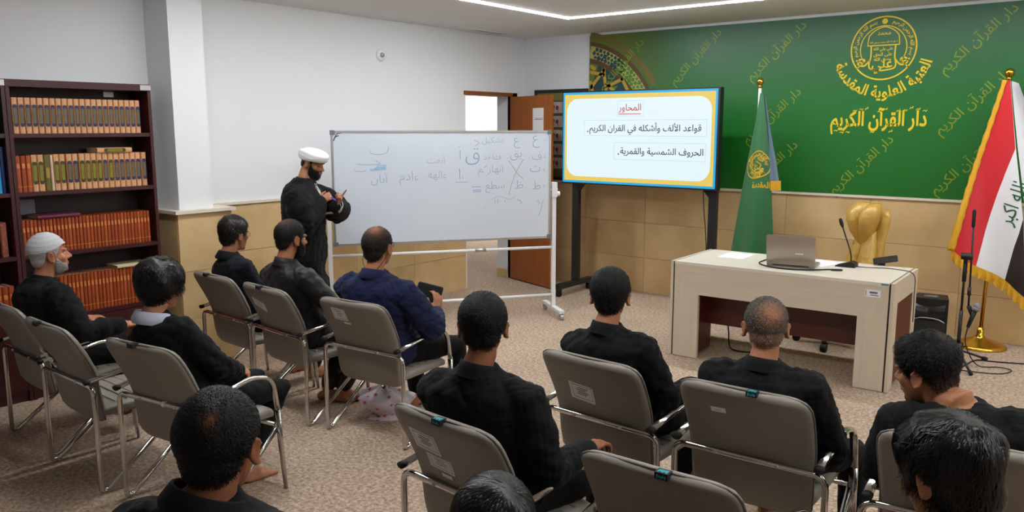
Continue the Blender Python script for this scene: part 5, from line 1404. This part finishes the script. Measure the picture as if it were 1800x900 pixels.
    for s in (-1, 1):
        a0, el, wr = arms[s]
        up_ = a0+d*0.004
        if sl > 0.9:
            e2 = el+unit(el-(a0+wr)/2)*0.006
            c.tube([tuple(up_-rv*s*0.03), tuple(up_), tuple(a0*0.55+el*0.45), tuple(e2), tuple(el*0.5+wr*0.5), tuple(wr-unit(wr-el)*0.020)], [0.068*W,0.074*W,0.068*W*wide,0.060*W*wide,0.053*wide,0.044*wide], 16, round_caps=True)
        else:
            c.tube([tuple(up_-rv*s*0.03), tuple(up_), tuple(a0*0.5+el*0.5), tuple(a0*0.25+el*0.75)], [0.068*W,0.072*W,0.072*W,0.070*W], 16, round_caps=True)
    cm_ = remesh(c, 0.0075, 6)
    P = coords(cm_); Nn = normals(cm_)
    wa = sp.get('wr', 0.0042)*1.7
    fac = np.full(len(P), 0.55)
    for s in (-1, 1): fac += 0.9*np.exp(-((P-arms[s][1])**2).sum(1)/0.10**2)+0.4*np.exp(-((P-arms[s][0])**2).sum(1)/0.10**2)
    fac += 0.5*np.exp(-((P-bez(0.15))**2).sum(1)/0.2**2)
    P = P+Nn*(wrinkle(P, seed, wa, 42)*fac+wrinkle(P, seed+50, wa*0.5, 95)*fac)[:, None]
    set_coords(cm_, P)
    shirt = finish(cm_, sp.get('topname', 'shirt'), sp['top'], t)
    if not ro:
        p_ = MB()
        p_.rings([ringx(u, a*W*0.99, bb*B*0.99, fo, 0.003) for (u, a, bb, fo) in TR[:3]])
        for s in (-1, 1):
            h, kn, an = legs[s]
            p_.tube([tuple(h), tuple(h*0.5+kn*0.5), tuple(kn), tuple(kn*0.55+an*0.45), tuple(kn*0.08+an*0.92)], [0.088,0.080,0.066,0.060,0.056], 16, round_caps=True)
        pm_ = remesh(p_, 0.010, 4); P = coords(pm_); Nn = normals(pm_)
        set_coords(pm_, P+Nn*(wrinkle(P, seed+9, 0.004, 40))[:, None]); finish(pm_, 'trousers', sp.get('pants', PANTS), t)
    # ---- collar
    col = sp.get('collar', 'band')
    if col:
        dn = unit(np.array(T((0,-0.03,-0.06)))-nb); rvn = unit(rv-dn*np.dot(rv, dn)); fvn = np.cross(dn, rvn)
        base = nb+dn*0.004-fvn*0.004
        prof = {'band': [(0.074,-0.022),(0.066,0.006),(0.0625,0.030),(0.0590,0.030),(0.060,0.004),(0.066,-0.022)], 'shirt': [(0.080,-0.030),(0.085,-0.018),(0.068,0.026),(0.063,0.029),(0.0605,0.024),(0.064,-0.020)], 'tee': [(0.084,-0.050),(0.080,-0.036),(0.077,-0.032),(0.074,-0.036),(0.076,-0.052)], 'open': [(0.088,-0.032),(0.096,-0.012),(0.082,0.026),(0.077,0.028),(0.074,0.02),(0.078,-0.03)]}[col]
        rs = []
        for (r, h_) in prof:
            rg = []
            for x in np.linspace(0, 2*PI, 36, endpoint=False):
                fdip = -0.024*max(0, math.sin(x))**2
                rg.append(tuple(base+rvn*r*math.cos(x)+fvn*(r*1.0)*math.sin(x)+dn*(h_+fdip)))
            rs.append(rg)
        mbc = MB().rings(rs+[rs[0]], caps=False)
        part('collar', mbc, sp.get('collarm', sp['top']), shirt, True)
    if sp.get('yoke'):
        bv = BVHTree.FromPolygons([tuple(p) for p in coords(cm_)], [tuple(q.vertices) for q in cm_.polygons])
        pts = []
        for x in np.linspace(-0.15, 0.15, 22):
            u = 0.74+0.05*(1-abs(x)/0.15)*0; dd, rr_, ff = frame(u); o_ = bez(u)+rr_*x*W-ff*0.5
            hit = bv.ray_cast(Vector(o_), Vector(ff), 1.0)
            if hit[0] is not None: pts.append(tuple(np.array(hit[0])-ff*0.0005))
        if len(pts) > 4: part('yoke_seam', MB().tube(pts, 0.0016, 6), sp['top'], shirt, True)
    if sp.get('hair'): link('hair', hair_geo(T, sp['hair'], seed), t)
    if sp.get('beard'): link('beard', beard_geo(T, sp['beard'], seed+3), t)
    if sp.get('glasses'):
        gl = link('glasses', None, t)
        for s in (-1, 1):
            v, f = tube_geo([(s*0.031+0.021*math.cos(a), 0.098, 0.0+0.017*math.sin(a)) for a in np.linspace(0, 2*PI, 18)], 0.0012, 6); part('rim', MB().add([T(p) for p in v], f), M['black_metal'], gl, True)
            v, f = tube_geo([(s*0.052,0.098,0.006),(s*0.072,0.06,0.006),(s*0.081,0.0,0.004),(s*0.080,-0.022,-0.012)], 0.0014, 6); part('temple', MB().add([T(p) for p in v], f), M['black_metal'], gl, True)
        v, f = tube_geo([(-0.010,0.099,0.004),(0,0.102,0.007),(0.010,0.099,0.004)], 0.0012, 6); part('bridge', MB().add([T(p) for p in v], f), M['black_metal'], gl, True)
    return dict(root=t, T=T, Rh=Rh, arms=arms, legs=legs, nb=nb, frame=frame, bez=bez, shirt=cm_, shirt_o=shirt, body=body, head=head)

TAN = skin((168,112,78), 'tan skin'); BROWN = skin((146,92,62), 'brown skin'); FAIR = skin((190,134,104), 'fair skin'); RUDDY = skin((184,118,92), 'ruddy skin')
BLK = (8,7,7); BLK2 = (22,20,19)
def crop(**k):
    d = dict(col=BLK, col2=BLK2, top=0.015, side=0.006, nape=0.004, len=0.020, n=1800, mess=0.45, lift=0.004, lump=0.002); d.update(k); return d
CAST = {}
def seat(key, chair, label, sp, seed):
    c = [q for q in chair_specs if q[0] == chair][0]
    CAST[key] = person(label, (c[1], c[2], 0), c[3], sp, seed, None)
    return CAST[key]

# man in the knitted cap
old = seat('old', 'C1', 'elderly man in a white knitted cap and long black robe, seen in profile', dict(
    head=(-0.03,0.19,1.065), look=(-4,-6,0), S=0.95, W=1.06, B=1.12, twist=4, bow=(0,-0.05,0.0), skin=RUDDY, top=BLACKS[0], collar='band', wr=0.005,
    rw=(0.25,0.44,0.655), rp=(0.7,-0.2,-0.7), lw=(-0.20,0.42,0.62), rh=dict(curl=0.5, n=(-0.2,0,-1)), ra=(0.12,0.60,0.085), la=(-0.12,0.62,0.085), wide=1.12,
    hair=dict(col=(150,148,146), col2=(196,194,190), skin=(184,118,92), top=0.002, side=0.003, nape=0.003, len=0.008, n=700, mess=0.4, lift=0.001, lump=0.0, fadeskin=0.4, fs0=-0.07, fs1=0.0),
    beard=dict(col=(186,184,182), col2=(120,116,112), t=0.0015, len=0.006, low=0.016, n=700), browm=mat('grey brows', srgb(120,112,106), 0.7)), 11)
kuf = mat('white knitted cap', srgb(196,198,198), 0.9, bump=(260, 0.7))
kk = MB(); T = old['T']
def capf(u, v):
    a = 2*PI*u; th = R(8)+v*R(86); D = np.array([[math.sin(th)*math.cos(a), math.sin(th)*math.sin(a), math.cos(th)]])
    r = head_r(D)[0]+0.010+0.012*(1-v)+0.0012*math.sin(v*40); p = HO+D[0]*r
    return T((p[0], p[1], max(p[2], 0.030+0.028*smoothstep(np.array([p[1]]), -0.02, 0.08)[0])))
kk.grid(capf, 48, 24); kk.add([T(HO+np.array([0.02*math.cos(a), 0.02*math.sin(a), 0.133])) for a in np.linspace(0, 2*PI, 24, endpoint=False)], [tuple(range(24))])
cap = part('knitted_cap', kk, kuf, old['root'], True)
bd = MB()
for zz, rr_ in ((0.036, 0.0105), (0.062, 0.0105), (0.085, 0.010)):
    ring_ = []
    for a in np.linspace(0, 2*PI, 49):
        p0 = np.array([math.cos(a), math.sin(a), 0.0]); z = zz+0.026*smoothstep(np.array([0.09*p0[1]]), -0.02, 0.08)[0]*(1 if zz < 0.08 else 0.4)
        lo_r = 0.05
        for _ in range(12):
            D = unit(np.array([lo_r*p0[0], lo_r*p0[1], z])-HO+HO*0); rr2 = head_r(D[None])[0]+rr_; q = HO+D*rr2; lo_r *= 1; 
            lo_r = max(0.02, lo_r+(math.hypot(q[0], q[1])-lo_r)*0.8)
        ring_.append(T(q))
    bd.tube(ring_, 0.0022, 6)
part('cap_band', bd, mat('grey cap stitching', srgb(150,152,154), 0.9), cap, True)
zz_ = MB()
for i in range(40):
    a = 2*PI*i/40
    for dz in (0.0,):
        D = unit(np.array([math.cos(a)*0.09, math.sin(a)*0.09, 0.052+0.02*max(0, math.sin(a))])); q = HO+D*(head_r(D[None])[0]+0.0115)
        v, f = ring2(0, 0.0045, n=6); ux = unit(np.array([-math.sin(a), math.cos(a), 0])); uz = unit(np.cross(D, ux)); zz_.add([T(q+ux*x*1.3+uz*y) for x, y in v], f)
part('cap_pattern', zz_, bpy.data.materials['grey cap stitching'], cap)

# boy with the white collar
boy = seat('boy', 'C3', 'boy with thick black hair, white shirt collar and black sweater', dict(
    head=(-0.095,0.12,1.045), look=(8,4,0), S=0.93, W=0.90, B=0.92, twist=6, hs=0.95, skin=FAIR, top=BLACKS[2], topname='sweater', collar='open', collarm=WHITEC,
    rw=(0.07,0.40,0.585), rp=(0.9,-0.2,-0.5), lw=(-0.02,0.42,0.60), rh=dict(f=(-0.5,0.8,-0.25), n=(-0.2,-0.3,-1), curl=0.5), lh=dict(f=(0.7,0.6,-0.25), n=(0,-0.3,-1), curl=0.4),
    LS=1.10, ra=(0.06,0.40,0.085), la=(-0.08,0.44,0.085), rk=(0.05,1.0,0.75), lk=(-0.05,1.0,0.55), vox=0.005,
    hair=dict(gloss=True, col=(7,6,6), col2=(20,18,17), top=0.040, side=0.030, nape=0.024, front=0.008, len=0.075, n=3200, mess=0.5, lift=0.007, lump=0.009, lumpf=55, curl=0.004, w=0.0018, fade=0.016, lowlen=0.7, hairline=[(0,0.052),(25,0.046),(45,0.03),(60,0.0),(72,-0.02),(86,0.004),(100,0.004),(115,-0.02),(135,-0.062),(160,-0.082),(180,-0.086)])), 12)

# young man with glasses by the pillar
seat('c4', 'C4', 'young man with thin glasses and wavy dark hair in a blue black shirt', dict(
    head=(-0.05,0.12,1.068), look=(10,2,0), S=0.93, W=0.88, B=0.92, twist=4, hs=0.95, skin=TAN, top=DNAVY, collar='shirt', glasses=True,
    rw=(0.12,0.42,0.60), lw=(-0.10,0.42,0.60), hair=dict(gloss=True, col=(14,11,10), col2=(32,26,22), top=0.028, side=0.014, nape=0.008, len=0.045, n=2000, mess=0.5, lift=0.005, lump=0.006, curl=0.003)), 13)
# bearded man in shiny black
seat('c5', 'C5', 'bearded man with short dark hair in a shiny black collarless shirt', dict(
    head=(0.005,0.12,1.10), look=(2,2,0), S=0.97, W=1.02, twist=4, skin=TAN, top=SHINY, pants=SHINY, collar='band', wr=0.0032,
    rw=(0.20,0.44,0.66), rp=(0.8,-0.2,-0.6), lw=(-0.15,0.42,0.60), ra=(0.06,0.42,0.085), la=(-0.02,0.36,0.09), rk=(0.2,1,0.6), lk=(-0.2,1,0.6), rf=(0.6,0.8), lf=(0.7,0.5),
    beard=dict(col=(20,17,16), t=0.012), hair=crop(col=(14,12,12), col2=(30,27,25), skin=(140,92,66), bald=(0.0,-0.05,0.11,0.035,0.3), side=0.007, top=0.012)), 14)
# man in navy with tablet
nav = seat('navy', 'C6', 'balding man with glasses in a navy shirt holding a black tablet case', dict(
    head=(0.03,0.12,1.108), look=(12,-3,0), S=1.0, W=1.10, B=1.12, twist=10, skin=TAN, top=NAVY, collar='shirt', glasses=True, yoke=True, wr=0.006, wide=1.1,
    rw=(0.185,0.45,0.69), rp=(0.8,-0.4,-0.8), rh=dict(f=(-0.15,0.35,0.9), n=(-0.9,0.2,-0.1), curl=0.25), lw=(-0.05,0.44,0.66), lh=dict(f=(0.5,0.7,0.4), n=(0.3,0.2,1), curl=0.3),
    ra=(0.27,0.55,0.085), la=(-0.12,0.62,0.085), rk=(0.3,0.9,0.9), rf=(0.3,1), vox=0.005,
    hair=crop(col=(14,13,13), col2=(40,36,34), skin=(160,104,72), bald=(0.012,-0.045,0.105,0.038,0.75), side=0.008, nape=0.007, top=0.010, n=2200)), 15)
tb = thing('tablet_case', 'black tablet in a folding case held upright by the man in navy', 'tablet', (-3.39, 3.425, 0.745), R(28))
o_ = part('cover', MB().prism(rounded(0.16, 0.215, 0.012), 1, 0.0, 0.006), M['rubber'], tb); o_.rotation_euler = (R(-28), R(12), 0)
o_ = part('screen', MB().prism(rounded(0.15, 0.20, 0.008), 1, -0.003, 0.0), mat('dark tablet glass', srgb(20,22,26), 0.15), tb); o_.rotation_euler = (R(-28), R(12), 0)
T = nav['T']
cd = [T((0.080,-0.02,-0.018)), T((0.066,-0.07,-0.07)), T((0.030,-0.10,-0.125)), T((0.0,-0.135,-0.20)), T((-0.03,-0.10,-0.125)), T((-0.066,-0.07,-0.07)), T((-0.080,-0.02,-0.018))]
part('glasses_cord', MB().tube(smooth_curve(cd, 6), 0.0016, 6).tube([T((0,-0.132,-0.195)), T((0.0,-0.142,-0.225))], 0.004, 8), M['rubber'], nav['root'], True)

# man in front row of the centre, seen from behind
seat('c7', 'C7', 'man with cropped black hair and clear ears in black, over the two white stickers', dict(
    head=(0.0,0.12,1.10), look=(40,2,0), S=0.97, W=1.04, B=1.05, twist=20, skin=BROWN, top=BLACKS[1], collar='band', yoke=True, wr=0.005,
    rw=(0.235,0.42,0.635), lw=(-0.16,0.42,0.60), ra=(0.16,0.64,0.085), hair=crop(n=4200, w=0.0013, len=0.016, top=0.016, side=0.010, nape=0.003, skin=(146,92,62), fadeskin=0.75, fs0=-0.085, fs1=-0.045, res=(96,64))), 16)
seat('c8', 'C8', 'young man with thick cropped black hair in black, over the one large sticker', dict(
    head=(-0.03,0.12,1.055), look=(28,2,0), S=0.93, W=0.98, twist=12, hs=0.96, skin=TAN, top=BLACKS[0], collar='band', yoke=True,
    rw=(0.23,0.42,0.64), lw=(-0.16,0.42,0.60), hair=crop(n=3200, len=0.026, top=0.024, side=0.012, nape=0.006, lump=0.004)), 17)
seat('c9', 'C9', 'man with thinning grey cropped hair in a black shirt, nearest the desk', dict(
    head=(0.008,0.12,1.022), look=(24,4,0), S=0.93, W=1.06, B=1.08, twist=10, skin=TAN, top=BLACKS[1], collar='band', yoke=True, wr=0.005,
    rw=(0.20,0.38,0.60), rp=(0.6,-0.6,-1.0), lw=(-0.2,0.42,0.60), ra=(0.26,0.60,0.085), rk=(0.4,0.6,1), hair=crop(col=(34,32,30), col2=(104,99,94), n=3600, len=0.012, w=0.0012, top=0.010, side=0.004, nape=0.003, skin=(168,114,80), bald=(0.012,-0.088,0.062,0.045,0.85), fadeskin=0.55, fs0=-0.06, fs1=0.04, lump=0.001)), 18)
seat('tee', 'C11', 'young man in a black T-shirt with high faded hair looking down to his side', dict(
    head=(-0.150,0.16,0.968), nbo=(0.08,-0.01,0.05), eyes='closed', look=(66,8,-4), S=0.93, W=1.10, B=1.08, twist=8, skin=TAN, top=BLACKS[0], topname='t_shirt', collar=None, sleeve=0.6, bare_arms=True,
    lw=(-0.265,0.36,0.635), lp=(-0.2,-0.6,-1), rw=(0.2,0.42,0.62), lh=dict(n=(0,0,-1), curl=0.4), pel=(-0.01,0.195,0.5),
    hair=crop(n=4200, len=0.030, top=0.030, side=0.004, nape=0.002, front=0.006, hairline=[(0,0.080),(25,0.076),(42,0.066),(55,0.040),(66,0.012),(76,-0.015),(86,0.022),(100,0.032),(112,0.018),(124,-0.022),(140,-0.052),(160,-0.066),(180,-0.070)], fade0=-0.015, fade1=0.085, lump=0.005, skin=(120,80,58), fadeskin=0.55, fs0=-0.055, fs1=0.03, res=(96,64), mess=0.55, lift=0.006)), 19)

# the row nearest the camera: heads and shoulders
row3 = [('C12', -1.53, 0.80, 22, 'grey visitor chair under the man with the large dark cropped head', 0), ('C13', -0.96, 1.04, 15, 'grey visitor chair under the man whose hair shows at the lower edge', 0), ('C14', -0.24, 1.72, 8, 'grey visitor chair under the boy with long shaggy hair', 0)]
for k, x, y, a, lab, blue in row3:
    c = copy_tree(proto); c.location = (x, y, 0); c.rotation_euler = (0, 0, R(a)); CH[k] = c; tag(c, lab, 'chair', 'grey visitor chairs'); chair_specs.append((k, x, y, a, lab, blue))
    for ch in list(c.children):
        if ch.name.startswith(('paper_sticker', 'back_tag', 'tape')):
            for g_ in list(ch.children): bpy.data.objects.remove(g_)
            bpy.data.objects.remove(ch)
seat('f1', 'C12', 'man with a large dark cropped head and open black collar in the nearest row', dict(
    head=(0.03,0.115,1.095), nbo=(-0.01,0.0,0.035), hs=1.0, look=(15,4,0), S=0.98, W=1.04, twist=8, skin=BROWN, top=BLACKS[1], collar='open', yoke=False, rw=(0.16,0.42,0.60), lw=(-0.16,0.42,0.60),
    hair=crop(n=6500, len=0.017, w=0.0011, top=0.017, side=0.012, nape=0.004, whorl=(0.02,-0.075,0.085), lift=0.003, lump=0.0022, skin=(140,90,62), bald=(0.018,-0.085,0.078,0.012,0.6), fadeskin=0.5, fs0=-0.08, fs1=-0.04, res=(112,72), mess=0.4)), 20)
seat('f2', 'C13', 'man with smooth parted black hair whose crown shows at the lower edge', dict(
    head=(0.02,0.12,0.972), look=(28,10,0), S=0.90, W=1.0, skin=BROWN, top=BLACKS[0], collar='band',
    hair=crop(gloss=True, n=6500, len=0.045, w=0.0012, top=0.020, side=0.012, nape=0.006, whorl=(0.03,-0.07,0.09), mess=0.22, lift=0.003, res=(112,72))), 21)
seat('f3', 'C14', 'boy with shaggy black hair over his ears in black, lower edge by the T-shirt man', dict(
    head=(-0.035,0.12,1.058), look=(54,13,0), S=0.94, W=0.92, hs=0.97, twist=12, skin=TAN, top=BLACKS[3], collar='band', rw=(0.16,0.42,0.60), lw=(-0.16,0.42,0.60),
    hair=dict(gloss=True, col=(7,6,6), col2=(20,18,17), top=0.030, side=0.013, nape=0.015, front=0.006, len=0.07, n=7500, mess=0.36, lift=0.006, lump=0.008, lumpf=70, curl=0.006, w=0.0014, fade=0.014, lowlen=0.8, res=(112,72), skin=(168,112,78),
              hairline=[(0,0.056),(25,0.052),(45,0.042),(60,0.020),(74,-0.004),(86,0.016),(100,0.010),(115,-0.035),(135,-0.085),(160,-0.095),(180,-0.098)])), 22)

# the cleric at the white board
cl_ = person('cleric in white turban and long black cloak standing by the whiteboard, looking at his hands', (-5.195, 3.91, 0), R(0), dict(
    stand=True, hs=0.90, head=(0.045,0.078,1.505), pel=(0,0,0.80), look=(-66,19,0), S=0.95, W=1.14, B=1.12, twist=-58, hiptwist=-58, bow=(0.0,-0.01,0), skin=TAN, top=BLACKS[1], topname='cloak', robe=True, collar=None, wide=1.5, wr=0.006,
    rw=(0.155,0.045,1.215), rp=(0.1,-0.9,-0.8), rh=dict(f=(0.35,0.55,0.35), n=(-0.5,0.6,-0.3), curl=0.55), lw=(0.215,0.150,1.18), lp=(0.2,0.9,-0.7), lh=dict(f=(0.5,0.15,0.55), n=(-0.5,-0.6,0.1), curl=0.6, index=True),
    ra=(0.05,-0.08,0.085), la=(0.03,0.10,0.085), rk=(1,0.3,0), lk=(1,0.3,0), rf=(1,0.3), lf=(1,0.4), eyes='closed', vox=0.0045,
    beard=dict(col=(18,15,14), t=0.020, len=0.020, n=1500), hair=crop(n=600, top=0.003, side=0.004, lump=0.0, lift=0.0, len=0.012)), 23, None)
cl_['root'].rotation_euler = (0, 0, 0)
T = cl_['T']; tur = MB()
for i in range(7):
    tilt = (-10, 8, -4, 12, -14, 3, 9)[i]; z0 = (0.050,0.058,0.070,0.080,0.092,0.104,0.100)[i]; k = (0.98,1.0,1.02,1.03,1.0,0.94,0.82)[i]; z0 = 0.050+(z0-0.05)*0.5
    pts = []
    for a in np.linspace(0, 2*PI, 40):
        x = 0.094*k*math.cos(a); y = -0.010+0.110*k*math.sin(a); z = z0+math.tan(R(tilt))*x*0.75-0.02*(y/0.11)*(-0.4)+0.004*math.sin(3*a+i)
        pts.append(T((x, y, z)))
    tur.tube(pts, 0.0195+0.002*math.sin(i*2), 10)
tm = MB().ell((0,-0.012,0.075), (0.094,0.110,0.050)); tur.add([T(p) for p in tm.v], tm.f)
tme = remesh(tur, 0.005, 2); finish(tme, 'turban', mat('white turban cloth', srgb(224,224,226), 0.85, bump=(240, 0.15)), cl_['root'])
# pale inner garment showing in the open front and at the cuffs
bv = BVHTree.FromPolygons([tuple(p) for p in coords(cl_['shirt'])], [tuple(q.vertices) for q in cl_['shirt'].polygons])
inner = MB(); L_, R_ = [], []
for u in np.linspace(0.52, 0.97, 16):
    dd, rr_, ff = cl_['frame'](u); w = 0.010+0.018*max(0, (u-0.55)/0.42)
    for side_, lst in ((-1, L_), (1, R_)):
        o_ = cl_['bez'](u)+rr_*side_*w+ff*0.5; hit = bv.ray_cast(Vector(o_), Vector(-ff), 0.6)
        if hit[0] is not None: lst.append(np.array(hit[0])+ff*0.004)
n = min(len(L_), len(R_))
inner.add(L_[:n]+R_[:n], [(i, i+1, n+i+1, n+i) for i in range(n-1)])
pale = mat('pale grey inner robe', srgb(176,174,172), 0.8)
part('inner_robe', inner, pale, cl_['root'], True)
for s in (-1, 1):
    a0, el, wr = cl_['arms'][s]; dd = unit(wr-el)
    part('inner_cuff', MB().tube([tuple(wr-dd*0.04), tuple(wr+dd*0.002), tuple(wr+dd*0.006)], [0.050,0.047,0.040], 18), pale, cl_['root'], True)
nb = cl_['nb']; hdv = unit(np.array(T((0,-0.03,-0.06)))-nb); rvv = cl_['frame'](0.95)[1]; fvv = np.cross(hdv, rvv)
part('cloak_collar', MB().rings([[tuple(nb+hdv*h+rvv*r*math.cos(x)+fvv*r*1.05*math.sin(x)+hdv*(-0.05*max(0, math.sin(x))**2)) for x in np.linspace(0, 2*PI, 36, endpoint=False)] for r, h in ((0.084,-0.03),(0.074,0.008),(0.066,0.022),(0.062,0.016),(0.070,-0.03))]), BLACKS[1], cl_['root'], True)
wr = cl_['arms'][1][2]
mk = thing('marker_pen', 'purple marker pen held between the fingers of the turbaned cleric', 'pen', (0, 0, 0))
cw = np.array(cl_['root'].location); a_ = cw+np.array([0.198,0.112,1.245])
part('barrel', MB().tube([tuple(a_), tuple(a_+np.array([0.05,0.03,-0.035]))], 0.0075, 12), mat('purple plastic', srgb(92,44,168), 0.35), mk, True)
part('cap', MB().tube([tuple(a_-np.array([0.03,0.018,-0.021])), tuple(a_)], 0.0085, 12, round_caps=True), mat('pale pen cap', srgb(190,196,214), 0.4), mk, True)
